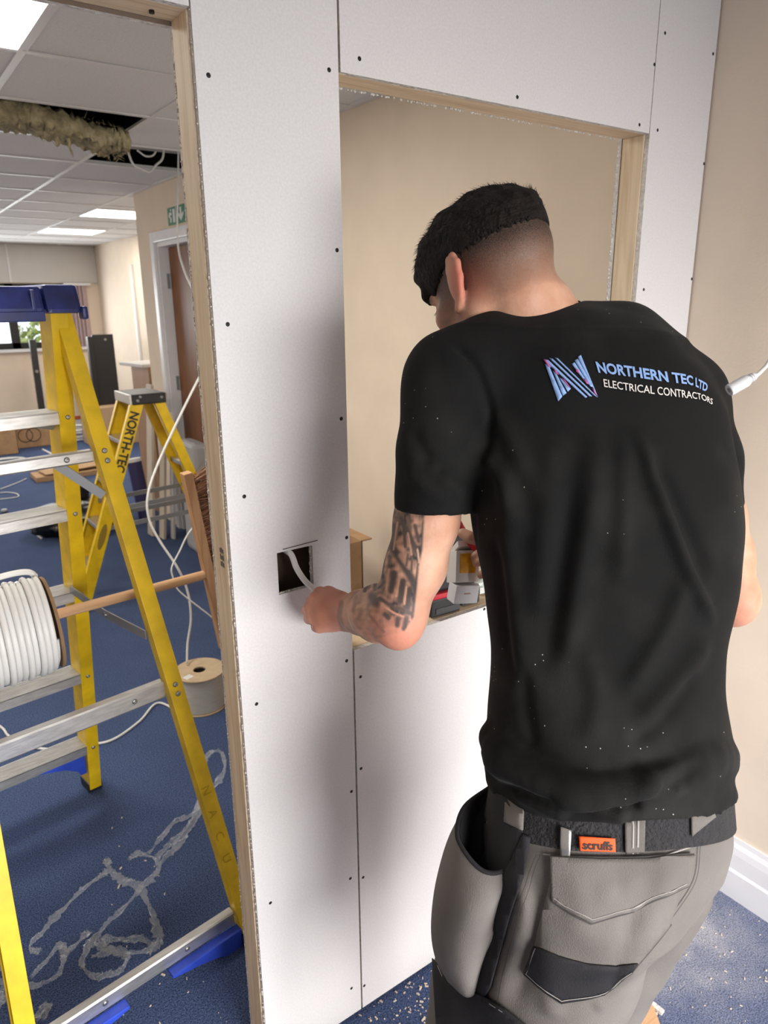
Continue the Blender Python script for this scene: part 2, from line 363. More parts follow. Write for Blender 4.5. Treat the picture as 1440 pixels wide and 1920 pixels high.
# drywall screws, each a countersunk head with a cross recess
def screw_mesh():
    mb = MB().lathe([(0.00001, -.0012), (.0030, -.0010), (.0040, .0002), (.0043, .0004), (.0043, .0012), (.00001, .0012)], (0, 0, 0), (0, 1, 0), 14)
    return mb
sm = screw_mesh().build('screw', M_screw, bA, smooth=True)
SCR = [(391,141,bA),(617,131,bA),(427,608,bA),(458,931,bA),(481,1320,bA),(507,1693,bA),(632,469,bA),(640,785,bA),(650,1008,bA),(650,1239,bA),(659,1484,bA),(657,1647,bA),(659,1853,bA),
       (674,110,bB),(970,182,bB),(1227,121,bB),(1199,234,bB),(1247,62,bC),(1337,101,bC),(1233,244,bC),(1320,307,bC),(1297,523,bC),(1207,543,bC),
       (676,1269,bD),(677,1441,bD),(681,1645,bD),(683,1848,bD),(908,1142,bD)]
first = True
for (x, y, b) in SCR:
    q = onY(x, y, 0)
    if first: s_ = sm; first = False
    else: s_ = sm.copy(); COL.objects.link(s_)
    s_.name = 'screw'; s_.parent = b; s_.matrix_parent_inverse = Matrix.Identity(4)
    bpy.context.view_layer.update(); s_.matrix_world = Matrix.Translation((q[0], .0002, q[2]))
mb = MB(); q = onX(414, 1040, X0-.0015)
for k in range(9): mb.box((X0-.0016, q[1]-.012+.006*(k % 3), q[2]-.022+.013*(k//3)), (X0-.0011, q[1]-.012+.006*(k % 3)+.004, q[2]-.022+.013*(k//3)+.0085+.002*(k % 2)))
mb.build('grade_stamp', mat('blurred grey stamp ink', (.16, .13, .11), .8), part, kind='stuff')
# pencil level line above the cut-out, nail in the door header
a, b = onY(530, 1030, 0), onY(595, 1013, 0)
MB().bar((a[0], -.0006, a[2]), (b[0], -.0006, b[2]), (0, 0, 1), .0012, .0008).build('pencil_line', M_ink, bA)
MB().cyl((.43, .045, ZD-.004), (.43, .045, ZD+.01), .004, 10).build('nail', M_screw, part)

# ------------------------------------------------------------------ door in the right wall, exit sign
def architrave(name):
    r = MB(); w_ = .068; y0, y1, z1 = D0, D1, 2.05
    r.box((XW-.022, y1, 0), (XW, y1+w_, z1+w_)).box((XW-.022, y0-w_, 0), (XW, y0, z1+w_)).box((XW-.022, y0, z1), (XW, y1, z1+w_))
    return r
dr = empty('door_1', (XW, D0, 0), kind='structure')
architrave('a').build('architrave', M_white, dr, bevel=.006)
MB().box((XW, D1-.028, 0), (XW+.12, D1, 2.05)).box((XW, D0, 0), (XW+.12, D0+.028, 2.05)).box((XW, D0+.028, 2.022), (XW+.12, D1-.028, 2.05)).build('door_lining', M_white, dr)
MB().box((XW+.072, D0+.031, .006), (XW+.116, D1-.031, 2.018)).build('door_leaf', M_door, dr)
for z in (1.80, 1.10, .25): MB().box((XW+.045, D1-.034, z-.05), (XW+.072, D1-.0282, z+.05)).cyl((XW+.068, D1-.036, z-.05), (XW+.068, D1-.036, z+.05), .006, 10).build('hinge', M_grey, dr)
M_green = mat('safety green', (.01, .20, .085), .5); M_signw = mat('sign white', (.8, .8, .78), .5)
es = empty('exit_sign', (XW-.004, 3.61, 2.19), label='green and white fire exit sign on the wall over the brown door', cat='sign')
ya, yb_, za, zb = 3.455, 3.765, 2.135, 2.24
MB().box((XW-.005, ya, za), (XW-.0005, yb_, zb)).build('plate', M_green, es)
def sgn(ps, nm):   # polygons in plate coordinates u (0 = far end, left in view) v up
    mb = MB()
    for poly in ps:
        pts = [(XW-.0055, yb_-(yb_-ya)*u, za+(zb-za)*v) for u, v in poly]; mb.prism([(0, 0)], pts[0], pts[0], (0, 1, 0), (0, 0, 1)) if 0 else mb.add([*pts, *[(p_[0]-.0006, p_[1], p_[2]) for p_ in pts]], [tuple(range(len(pts))), tuple(range(2*len(pts)-1, len(pts)-1, -1))]+[(i, (i+1) % len(pts), (i+1) % len(pts)+len(pts), i+len(pts)) for i in range(len(pts))])
    mb.build(nm, M_signw, es)
sgn([[(.30,.12),(.42,.12),(.42,.88),(.30,.88)]], 'doorway_pictogram'); sgn([[(.12,.5),(.22,.42),(.2,.15),(.13,.15),(.14,.38),(.06,.5),(.1,.72),(.2,.74),(.26,.6),(.2,.55)], [(.17,.78),(.23,.78),(.23,.9),(.17,.9)]], 'running_figure')
sgn([[(.70,.88),(.80,.88),(.80,.5),(.90,.62),(.90,.45),(.75,.12),(.60,.45),(.60,.62),(.70,.5)]], 'down_arrow')
sgn([[(.475,0),(.505,0),(.505,1),(.475,1)]], 'divider')

# ------------------------------------------------------------------ windows
win = empty('window_1', (WF0, YF, WZ0), kind='structure')
f = MB(); yy = (YF+.06, YF+.12)
f.box((WF0, yy[0], WZ0), (WF1, yy[1], WZ0+.075)).box((WF0, yy[0], WZ1-.06), (WF1, yy[1], WZ1))
muls = [WF0+.03, -.5, .62, 1.72, WF1-.03]
for x in muls: f.box((x-.05, yy[0], WZ0), (x+.05, yy[1], WZ1))
f.build('window_frame', M_black, win)
for a, b in zip(muls[:-1], muls[1:]): MB().box((a+.05, YF+.087, WZ0+.075), (b-.05, YF+.093, WZ1-.06)).build('pane', M_glass, win)
MB().box((WF0-.05, YF-.07, WZ0-.035), (WF1+.05, YF+.06, WZ0)).build('window_sill', M_white, win)
w2 = empty('window_2', (NW0, YN, NZ0), kind='structure'); f = MB()
f.box((NW0, YN-.1, NZ0), (NW1, YN-.05, NZ0+.06)).box((NW0, YN-.1, NZ1-.06), (NW1, YN-.05, NZ1))
for x in (NW0+.03, (NW0+NW1)/2, NW1-.03): f.box((x-.03, YN-.1, NZ0+.06), (x+.03, YN-.05, NZ1-.06))
f.build('window_frame', M_black, w2)
bl = empty('vertical_blind', (2.55, YF-.05, 1.1), label='dusky pink vertical blind drawn to the right end of the far window', cat='blind')
M_pink = mat('dusky pink blind fabric', (.52, .40, .42), .8, noise=(8, .06))
for k in range(5):
    x = 2.44+k*.045; MB().obox((x, YF-.055, 1.50), (.8, .6, 0), (-.6, .8, 0), (0, 0, 1), .085, .002, .80).build('slat', M_pink, bl)
MB().box((2.36, YF-.09, 1.895), (2.70, YF-.04, 1.925)).build('head_rail', M_white, bl)
# shrubs outside
for i, (x, y, z, s_) in enumerate([(-1.4, 14, 0, 1.5), (1.0, 13.5, 0, 1.6), (3.3, 13.2, 0, 1.5), (5.7, 14, 0, 1.7)]):
    b = empty('shrub', (x, y, 0), label=['pale green shrub outside the far window at the far left', 'yellow green shrub outside behind the yellow ladder top', 'pale shrub outside behind the right-hand pane', 'green shrub outside beyond the pink blind'][i], cat='shrub', group='shrubs outside the window')
    mb = MB()
    for k in range(1500):
        d = np.random.randn(3); d /= np.linalg.norm(d); c = np.array([x, y, s_*.65])+d*np.array([1.0, .8, s_*.65])*random.uniform(.75, 1.0)
        if c[2] < .05: continue
        a_ = np.random.randn(3); a_ /= np.linalg.norm(a_); b_ = np.cross(a_, d); mb.add([c-a_*.09, c+b_*.05, c+a_*.09, c-b_*.05], [(0, 1, 2, 3)])
    mb.build('foliage', mat('shrub leaf', (.34, .40, .13), .7, noise=(1.5, .5)), b)
    MB().tube([(x, y, 0), (x+.05, y, s_*.6)], .05).build('stem', M_card, b)
MB().box((-12, YF+.25, -.12), (16, 30, -.06)).build('ground_outside', mat('lawn', (.22, .30, .1), .9), kind='structure')

# ------------------------------------------------------------------ big yellow step ladder in the doorway
def unit(v): v = np.array(v, float); return v/np.linalg.norm(v)
PSI = math.radians(8); lx = np.array([math.cos(PSI), math.sin(PSI), 0]); ly = np.array([-math.sin(PSI), math.cos(PSI), 0]); lz = np.array([0, 0, 1.0])
LM = np.array([.572, .347, 0])-.265*lx
def LP(a, b, z): return LM+a*lx+b*ly+z*lz
lad = empty('step_ladder', LP(0, .47, 0), label='large yellow fibreglass step ladder with aluminium treads and navy top in the doorway', cat='ladder')
ZT = 1.640
def rear(z, s): return LP(s*((.265 if s > 0 else .252)-.108*z/1.6), .467*z/1.6, z)
def climb(z, s): return LP(s*(.222-.082*z/1.6), .947-.46*z/1.6, z)
CH = lambda w_, d_, t_: [(0, -d_/2), (w_, -d_/2), (w_, -d_/2+t_), (t_, -d_/2+t_), (t_, d_/2-t_), (w_, d_/2-t_), (w_, d_/2), (0, d_/2)]   # channel, web at x=0, flanges to +x
for s_ in (1, -1):
    MB().prism(CH(.040, .078, .005), climb(.012, s_), climb(ZT, s_), lx*s_, ly).build('front_rail', M_yel, lad, bevel=.001)
    MB().prism(CH(.040, .034, .005), rear(.012, s_), rear(ZT, s_), lx*s_, ly).build('rear_rail', M_yel, lad, bevel=.001)
    for rr, nm in ((climb, 'front_foot'), (rear, 'rear_foot')):
        c = rr(.02, s_)+lx*s_*.02; MB().obox(c, lx, ly, lz, .05, .07 if rr is climb else .05, .036).build('foot', M_black, lad, bevel=.004)
nC = np.cross(lx, climb(1.5, 1)-climb(0, 1)); nR = np.cross(lx, rear(1.5, 1)-rear(0, 1))
tz = [onP(x, y, climb(0, 1)-ly*.04, nC)[2] for x, y in ((100, 785), (128, 966), (140, 1118), (150, 1273), (150, 1412))]
for z in tz:
    c0, c1 = climb(z, -1), climb(z, 1); hw = np.linalg.norm(c1-c0)
    mb = MB(); cc = (c0+c1)/2; mb.obox(cc+lz*.0135, lx, ly, lz, hw-.002, .082, .004); mb.obox(cc-ly*.039, lx, ly, lz, hw-.002, .004, .032); mb.obox(cc+ly*.039, lx, ly, lz, hw-.002, .004, .032)
    for k in range(9): mb.obox(cc+lz*.0162+ly*(-.034+.0085*k), lx, ly, lz, hw-.004, .0035, .0018)
    mb.build('tread', M_alu, lad)
    for s_ in (1, -1):
        q = climb(z, s_)+lx*s_*.022-ly*.0395; MB().lathe([(.00001, -.003), (.004, -.0026), (.0062, -.0008), (.0066, .0), (.00001, .0)], q, ly, 12).build('rivet', M_rivet, lad, smooth=True)
bars = [((0, 877), (190, 853), .030), ((0, 1418), (311, 1293), .046), ((279, 1826), (439, 1722), .040)]
for i, (pa, pb, hgt) in enumerate(bars):
    z = onP(*pb, rear(0, 1), nR)[2]; c0, c1 = rear(z, -1)+ly*.008, rear(z, 1)+ly*.008
    MB().prism([(-hgt/2, 0), (-hgt/2+.004, -.003), (hgt/2-.004, -.003), (hgt/2, 0), (hgt/2, .02), (hgt/2-.003, .02), (hgt/2-.003, .002), (-hgt/2+.003, .002), (-hgt/2+.003, .02), (-hgt/2, .02)], c0+lx*.004-ly*.004, c1-lx*.004-ly*.004, lz, ly).build('cross_bar', M_alu, lad)
    for s_, n_ in ((1, 2), (-1, 2)):
        for k in range(n_):
            q = rear(z-.012+.024*k, s_)+lx*s_*.02-ly*.018; MB().lathe([(.00001, -.003), (.0045, -.0026), (.0068, -.0008), (.0072, .0), (.00001, .0)], q, ly, 12).build('rivet', M_rivet, lad, smooth=True)
    for f_ in ((.3, .72) if i == 2 else (.8,)):
        q = c0*(1-f_)+c1*f_-ly*.0072; MB().lathe([(.00001, -.003), (.0045, -.0026), (.0068, -.0008), (.0072, .0), (.00001, .0)], q, ly, 12).build('rivet', M_rivet, lad, smooth=True)
# blue corner gussets at the feet
def gusset(rr, z, s_, m=M_blue2):
    a = rr(z, s_); prof = [(0, -.075), (0, .012), (-.20, .012), (-.20, .002), (-.13, -.012), (-.07, -.03), (-.03, -.055), (-.02, -.075)]
    MB().prism(prof, a-ly*.014+lz*.0, a+ly*.014, lx*s_, lz).build('foot_gusset', m, lad, bevel=.003)
zb3 = onP(*bars[2][1], rear(0, 1), nR)[2]
for s_ in (1, -1): gusset(rear, zb3-.035, s_); gusset(climb, tz[-1]-.035, s_)
# spreader straps that sag in the middle, short top braces
for s_ in (1, -1):
    a = climb(onP(150, 1092, climb(0, 1), nC)[2], s_)-lx*s_*.006-ly*.03; b = rear(onP(280, 1192, rear(0, 1), nR)[2], s_)-lx*s_*.006+ly*.01
    m_ = (a+b)/2+lz*(-.012 if s_ > 0 else -.05)
    for p_, q_ in ((a, m_), (m_, b)): MB().bar(p_, q_, lz, .024, .004).build('spreader', M_grey, lad, bevel=.001)
    MB().cyl(m_-lx*.006, m_+lx*.006, .007, 10).build('spreader_pin', M_rivet, lad)
    zt = onP(150, 870, rear(0, 1), nR)[2]
    MB().bar(rear(zt+.005, s_)-lx*s_*.09+ly*.03, rear(zt-.085, s_)-lx*s_*.004+ly*.012, lz, .022, .006).build('corner_brace', M_grey, lad)
MB().cyl(climb(tz[0]-.025, 1)-lx*.004, climb(tz[0]-.0, 1)-lx*.09-ly*.02, .011, 12).build('tread_brace', M_grey, lad)
# navy moulded top
yc = .485
cap = MB(); cap.prism([(-.115, 0), (-.098, .056), (.098, .056), (.115, 0)], LP(-.105, yc, ZT-.005), LP(.105, yc, ZT-.005), ly, lz)
top = cap.build('top_cap', M_blue, lad, bevel=.008)
for s_ in (1, -1):
    MB().prism([(-.122, -.004), (-.102, .060), (.102, .060), (.122, -.004)], LP(s_*.107, yc, ZT-.005), LP(s_*.186, yc, ZT-.005), ly, lz).build('end_block', M_blue, top, bevel=.010)
    MB().obox(LP(s_*.190, yc-.112, ZT-.008), lx, ly, lz, .014, .03, .030).build('cap_lip', M_blue, top, bevel=.006)
MB().obox(LP(0, yc-.10, ZT-.014), lx, ly, lz, .212, .014, .024).build('cap_skirt', M_blue, top, bevel=.003)
for x_ in (-.08, .082): MB().obox(LP(x_, yc-.106, ZT+.020), lx, ly, lz, .010, .016, .046).build('cap_rib', M_blue, top, bevel=.003)

# text laid on a plane
def flat_text(name, s, org, xd, yd, w_, h_, m, parent, lift=.0008, bold=.02):
    v, f = text2d(s, bold); xd, yd = unit(xd), unit(yd); n = np.cross(xd, yd)
    return meshobj(name, [np.array(org)+xd*a*w_+yd*b*h_+n*lift for a, b in v], f, m, parent, smooth=False)
M_pencil = mat('faint pencil marks', (.50, .33, .01), .7)
rd = unit(rear(1.0, 1)-rear(0, 1)); q = rear(.44, 1)+lx*.006-ly*.0176
for k_, ch_ in enumerate('NACU'): flat_text('pencil_letter', ch_, q-rd*.065*k_, -rd, lx, .020, .022, M_pencil, lad, bold=-.02)

# ------------------------------------------------------------------ broom used as a spindle, drum of white cable on it
BY = .79
h0, h1 = onY(383, 1078, BY), onY(95, 1155, BY); hd = unit(h1-h0); hend = h1+hd*.36
bt, bb = onY(349, 886, BY), onY(421, 1215, BY); bv = unit(bt-bb)
br = empty('broom', tuple(h0), label='wooden broom with brown bristles, its handle laid across the ladder as a spindle', cat='broom')
M_bw = mat_wood('pale broom timber', (.66, .42, .24), (.54, .31, .16), 'X'); M_bw2 = mat_wood('broom block timber', (.62, .37, .2), (.48, .26, .13), 'Z')
MB().tube([h0-hd*.012, h0, (h0+hend)/2, hend], .0135, 16).build('handle', M_bw, br, smooth=True)
bx = unit(-hd-bv*((-hd)@bv)); bz = np.cross(bx, bv)
head = MB().obox((bt+bb)/2, bv, bx, bz, np.linalg.norm(bt-bb), .026, .036).build('head', M_bw2, br, bevel=.003)
mb = MB(); L_ = np.linalg.norm(bt-bb); rng = np.random.default_rng(3)
for i in range(34):
    for j in range(4):
        base = bb+bv*L_*(.02+.96*(i+rng.random()*.3)/34)+bx*.012+bz*(-.014+.0095*j)
        for k in range(14):
            d = unit(bx*1.0+bv*(.22+rng.normal()*.22)+bz*rng.normal()*.22); ln = .066+.02*rng.random(); p1 = base+rng.normal(size=3)*.003; p2 = p1+d*ln; sd = unit(np.cross(d, rng.normal(size=3)))*.0011
            mb.add([p1-sd, p1+sd, p2+sd*.6, p2-sd*.6], [(0, 1, 2, 3)])
mb.build('bristles', mat('brown coir bristle', (.36, .185, .11), .8, noise=(60, .35)), br, kind='stuff')

cd = empty('cable_drum', tuple(h1), label='drum of thick white cable hung on the broom handle at the left edge', cat='cable drum')
dc = h1+hd*.086-np.array([0, 0, .017])
ax = -hd
for s_, nm in ((1, 'flange'), (-1, 'flange')):
    MB().lathe([(.032, -.004), (.120, -.004), (.122, 0), (.120, .004), (.032, .004)], dc+ax*s_*.086, ax, 40).build(nm, mat('brown board flange', (.28, .17, .09), .8, noise=(20, .1)), cd)
MB().lathe([(.033, -.081), (.06, -.081), (.06, .081), (.033, .081)], dc, ax, 28).build('core', M_card, cd)
ux = unit(np.cross(ax, (0, 0, 1))); uz = np.cross(ux, ax); hel = []; turns = 10.5; r0 = .121; N = 28*11
for k in range(N+1):
    a = 2*math.pi*turns*k/N; hel.append(dc+ax*(-.074+.148*k/N)+(ux*math.cos(a)+uz*math.sin(a))*(r0+.004*math.sin(a*.37+1)))
MB().tube(hel, .0076, 8).build('cable_winding', M_pvc, cd, smooth=True)
hel2 = [dc+ax*(-.074+.148*k/300)+(ux*math.cos(k*.314)+uz*math.sin(k*.314))*.106 for k in range(301)]
MB().tube(hel2, .0076, 6).build('cable_underlayer', M_pvc, cd, smooth=True)
tail = [hel[-1]+ax*.0, dc+ax*.09+uz*.14-ux*.02, dc+ax*.04+uz*.152-ux*.03, dc-ax*.03+uz*.150-ux*.05]
MB().tube(spline([dc+ax*.076+uz*.116-ux*.05, dc+ax*.060+uz*.138-ux*.03, dc+ax*.020+uz*.147-ux*.02, dc-ax*.055+uz*.143-ux*.02], 8), .0076, 8).build('loose_end', M_pvc, cd, smooth=True)

# ------------------------------------------------------------------ floor drum of cable
fc = onZ(375, 1343, 0)+np.array([.045, .085, 0]); fr = empty('cable_drum', tuple(fc), label='cardboard drum of thin white cable standing on the carpet by the door stud', cat='cable drum')
FH, FR = .165, .106
for z in (.003, FH-.003): MB().lathe([(.026, -.003), (FR, -.003), (FR+.001, 0), (FR, .003), (.026, .003)], fc+np.array([0, 0, z]), (0, 0, 1), 48).build('flange', M_card2, fr)
MB().lathe([(.026, .006), (.034, .006), (.034, FH-.006), (.026, FH-.006)], fc, (0, 0, 1), 28).build('core', M_dark, fr)
pr = []
for k in range(26): pr += [(FR-.008+.0022*math.sin(j*math.pi/3), .008+(FH-.016)*(k+j/4)/26) for j in range(4)]
MB().lathe([(.036, .008)]+pr+[(.036, FH-.008)], fc, (0, 0, 1), 48).build('cable_winding', mat('thin white cable', (.66, .66, .63), .45, noise=(25, .1, (1, 1, 12))), fr, smooth=True)
q = fc+np.array([-.062, -.035, FH+.0006]); MB().obox(q, (1, .35, 0), (-.35, 1, 0), lz, .036, .03, .0008).build('paper_label', mat('crumpled white label', (.7, .7, .7), .5, bump=(60, .6)), fr)

# ------------------------------------------------------------------ cables
def cable(name, pts, r, label, m=M_pvc, n=8, cat='cable', parent=None, group=None):
    o = MB().tube(spline(pts, n), r, 8).build(name, m, parent, smooth=True)
    if parent is None: tag(o, label, cat, group)
    return o
cable('cable', [onY(335, 265, 2.95), onY(334, 330, 2.93), onY(333, 450, 2.8), onY(345, 505, 2.6), onY(366, 550, 2.3), onY(400, 610, 2.2), onY(405, 660, 2.1), onY(383, 690, 2.0),
      onY(335, 785, 1.9), onY(296, 870, 1.85), onY(277, 930, 1.8), onY(280, 975, 1.78), onY(300, 1015, 1.75), onY(333, 1065, 1.7), onY(352, 1110, 1.68), onY(358, 1160, 1.66), onY(352, 1205, 1.65), fc+np.array([-.03, .06, FH+.012])],
      .0052, 'long white cable hanging from the open ceiling and looping down to the floor drum')
cable('cable', [onY(395, 960, 1.72), onY(357, 995, 1.7), onY(336, 1035, 1.68), onY(322, 1064, 1.66), onY(325, 1085, 1.65), onY(334, 1106, 1.64), onY(362, 1130, 1.62), onY(398, 1158, 1.6), onY(440, 1195, 1.58)], .0034, 'thin white cable kinked behind the broom and crossing the long cable')
cable('cable', [onZ(-60, 1330, .006), onZ(0, 1362, .006), onZ(20, 1382, .006), onZ(80, 1404, .006), onZ(170, 1396, .006), onZ(215, 1385, .006), onZ(262, 1352, .006), onZ(297, 1318, .006), fc+np.array([-.1, -.06, .008])], .0050, 'white cable lying on the carpet from the floor drum past the ladder foot')
cable('cable', [onY(308, 275, 3.0)+[0,0,.1], onY(306, 292, 3.0), onY(292, 310, 3.0), onY(281, 322, 3.0), onY(268, 318, 3.0), onY(248, 305, 3.0), onY(238, 296, 3.0)+[0,0,.08]], .006, 'grey white cable loop drooping out of the open ceiling cell')
cable('cable', [onY(300, 270, 3.1)+[0,0,.1], onY(292, 284, 3.1), onY(275, 293, 3.1), onY(258, 293, 3.1)+[0,0,.03]], .005, 'short white cable showing inside the open ceiling cell')
# hanging connector lead in front of the right wall
cp = empty('connector_lead', tuple(at(1400, 715, .80)), label='white round plug connector on a thin lead hanging by the right wall', cat='cable')
a, b = at(1367, 732, .80), at(1399, 714, .80); dd = unit(b-a); M_plug = mat('white plastic', (.70, .70, .71), .35)
MB().lathe([(.0030, 0), (.0064, 0), (.0068, .002), (.0068, .021), (.0060, .0235), (.0015, .0235), (.0015, .008), (.0030, .008)], a, dd, 24).build('plug', M_plug, cp)
MB().lathe([(.0004, .0225), (.0052, .0225), (.0052, .0250), (.0043, .0262), (.0052, .0275), (.0043, .0290), (.0049, .0302), (.0030, .0345), (.0004, .0345)], a, dd, 20).build('strain_relief', M_plug, cp)
MB().lathe([(.0002, .006), (.0029, .006), (.0029, .009), (.0002, .009)], a, dd, 16).build('socket_core', M_dark, cp)
MB().tube(spline([a+dd*.033, at(1418, 704, .80), at(1430, 693, .80), at(1445, 672, .80), at(1475, 600, .82), at(1560, 400, .9), at(1640, -200, 1.0)], 8), .0024, 8).build('lead', M_pvc, cp, smooth=True)
# spare cable pulled out of the wall cut-out to the left hand
cable('cable', [(.588, .05, 1.30), (.583, .03, 1.22), onY(546, 1040, -.004), onY(556, 1065, -.015), onY(571, 1088, -.028), onY(590, 1106, -.042), onY(612, 1128, -.055), onY(630, 1150, -.060)], .0058, 'white cable coming out of the square cut-out into the left hand')

# ------------------------------------------------------------------ mineral wool slab drooping from the open ceiling cell
nu, nv = 60, 14; v = []; f = []; rng = np.random.default_rng(5)
cl = spline([onY(-120, 180, 2.46), onY(-10, 210, 2.46), onY(60, 224, 2.45), onY(130, 245, 2.44), onY(190, 262, 2.43), onY(231, 270, 2.42)], 12); nu = len(cl)
for i, c in enumerate(cl):
    hh = .048-.010*i/nu; dd_ = .11
    for k in range(nv):
        a = 2*math.pi*k/nv; cx, cy = math.cos(a), math.sin(a); sx = math.copysign(abs(cx)**.45, cx); sy = math.copysign(abs(cy)**.45, cy)
        v.append(c+np.array([rng.normal()*.005, sx*dd_+rng.normal()*.006, sy*hh+rng.normal()*.008]))
for i in range(nu-1):
    for k in range(nv): f.append((i*nv+k, i*nv+(k+1) % nv, (i+1)*nv+(k+1) % nv, (i+1)*nv+k))
f += [tuple(range(nv)), tuple(range((nu-1)*nv, nu*nv))]
M_wool = mat('brown mineral wool', (.42, .36, .22), .95, spec=.05, noise=(22, .4), bump=(45, 1.0))
ins = empty('insulation_slab', tuple(cl[20]), label='torn brown mineral wool slab drooping from the missing ceiling tile', cat='insulation')
meshobj('slab', v, f, M_wool, ins)
mb = MB()
for k in range(700):
    t = rng.random(); c = cl[int(t*(len(cl)-1))]; a = rng.random()*6.28; p1 = c+np.array([0, math.cos(a)*.11, math.sin(a)*.062]); 
    if rng.random() < .2: p1 = cl[-1]+np.array([0, rng.uniform(-.1, .1), rng.uniform(-.05, .05)])
    p2 = p1+rng.normal(size=3)*.012; sd = rng.normal(size=3)*.0012; mb.add([p1-sd, p1+sd, p2], [(0, 1, 2)])
for (x, y) in ((128, 262), (105, 258)):
    p1 = onY(x, y, 2.38); 
    for k in range(5): mb.tube([p1+rng.normal(size=3)*.004, p1+np.array([.004, 0, -.03])+rng.normal(size=3)*.006, p1+np.array([.01, 0, -.062 if x > 110 else -.01])+rng.normal(size=3)*.006], [.004, .003, .001], 5)
mb.build('loose_fibres', M_wool, ins, kind='stuff')

# ------------------------------------------------------------------ smaller yellow ladder
sl = empty('step_ladder', (1.28, 2.95, 0), label='smaller yellow step ladder with lettered side and black top by the brown door', cat='ladder')
YA, YB = 2.85, 3.12
tl = onY(258, 755, YA); tr_ = onY(300, 755, YA); fl = onY(165, 1110, YA); 
def sx_climb(z): return tl[0]-(tl[2]-z)*(tl[0]-fl[0])/(tl[2]-fl[2])
rl = onY(372, 915, YA)
def sx_rear(z): return tr_[0]+(tr_[2]-z)*(rl[0]-tr_[0])/(tr_[2]-rl[2])
zt_ = tl[2]
for (yy_, s_) in ((YA, -1), (YB, 1)):
    # climbing rail: web faces outward (towards camera for the near one), flanges inward
    a, b = np.array([sx_climb(.012), yy_, .012]), np.array([sx_climb(zt_), yy_, zt_])
    cr_ = MB().prism([(-.036, 0), (.036, 0), (.036, .03), (.032, .03), (.032, .004), (-.032, .004), (-.032, .03), (-.036, .03)], a, b, (1, 0, 0), (0, -s_, 0)).build('front_rail', M_yel, sl, bevel=.001)
    if s_ == -1: near_rail = cr_
    a, b = np.array([sx_rear(.012), yy_, .012]), np.array([sx_rear(zt_), yy_, zt_])
    MB().prism([(-.028, 0), (.028, 0), (.028, .028), (.024, .028), (.024, .004), (-.024, .004), (-.024, .028), (-.028, .028)], a, b, (1, 0, 0), (0, -s_, 0)).build('rear_rail', M_yel, sl, bevel=.001)
    for xx in (sx_climb(.01), sx_rear(.01)): MB().box((xx-.03, yy_-.03 if s_ > 0 else yy_-.004, 0), (xx+.03, yy_+.004 if s_ > 0 else yy_+.03, .03)).build('foot', M_black, sl, bevel=.004)
    for zz, off in ((.56, .0), (.46, .02)):
        MB().bar((sx_climb(zz)+.01, yy_-s_*.008, zz), (sx_rear(zz)-.0, yy_-s_*.008, zz+.02), (0, 0, 1), .026, .004).build('spreader', M_grey, sl)
for z in (.24, .47, .70, .93):
    x_ = sx_climb(z); MB().box((x_-.034, YA+.004, z-.016), (x_+.034, YB-.004, z+.006)).build('tread', M_alu, sl, bevel=.002)
for z in (.25, .75): x_ = sx_rear(z); MB().box((x_-.012, YA+.004, z-.012), (x_+.012, YB-.004, z+.012)).build('rear_bar', M_alu, sl, bevel=.002)
tp = MB().box((tl[0]-.030, YA-.008, zt_-.012), (tr_[0]+.035, YB+.008, zt_+.045)).build('top_cap', M_black, sl, bevel=.008)
for x_, z_ in ((tl[0]+.0, .01), (tl[0]+.015, .03), (tr_[0]+.01, .02)): MB().lathe([(.00001, -.004), (.008, -.003), (.009, 0), (.00001, 0)], (x_, YA-.008, zt_+z_), (0, 1, 0), 12).build('rivet', M_rivet, tp, smooth=True)
MB().box((tl[0]-.043, YA-.004, zt_-.008), (tl[0]-.0305, YB+.004, zt_+.044)).build('tread_edge', M_alu, tp, bevel=.002)
cdn = unit((sx_climb(0)-sx_climb(1), 0, -1)); acr = unit(np.cross((0, -1, 0), cdn))
flat_text('lettering', 'NORTH-TEC', np.array([sx_climb(zt_-.05), YA-.0004, zt_-.05])-acr*.026, cdn, acr, .34, .052, M_ink, near_rail, bold=.03)
flat_text('handwriting', 'SIMI', np.array([sx_climb(zt_-.42), YA-.0004, zt_-.42])-acr*.02, cdn, acr, .09, .03, mat('faded ink', (.28, .17, .02), .8), near_rail, bold=-.01)
q = np.array([sx_climb(.42), YA-.0005, .42]); meshobj('scuff', [q+cdn*(.075*math.cos(a))+acr*(.018*math.sin(a)) for a in np.linspace(0, 6.283, 24)[:-1]], [tuple(range(23))], mat('dark scuff', (.30, .19, .02), .7), near_rail, False)

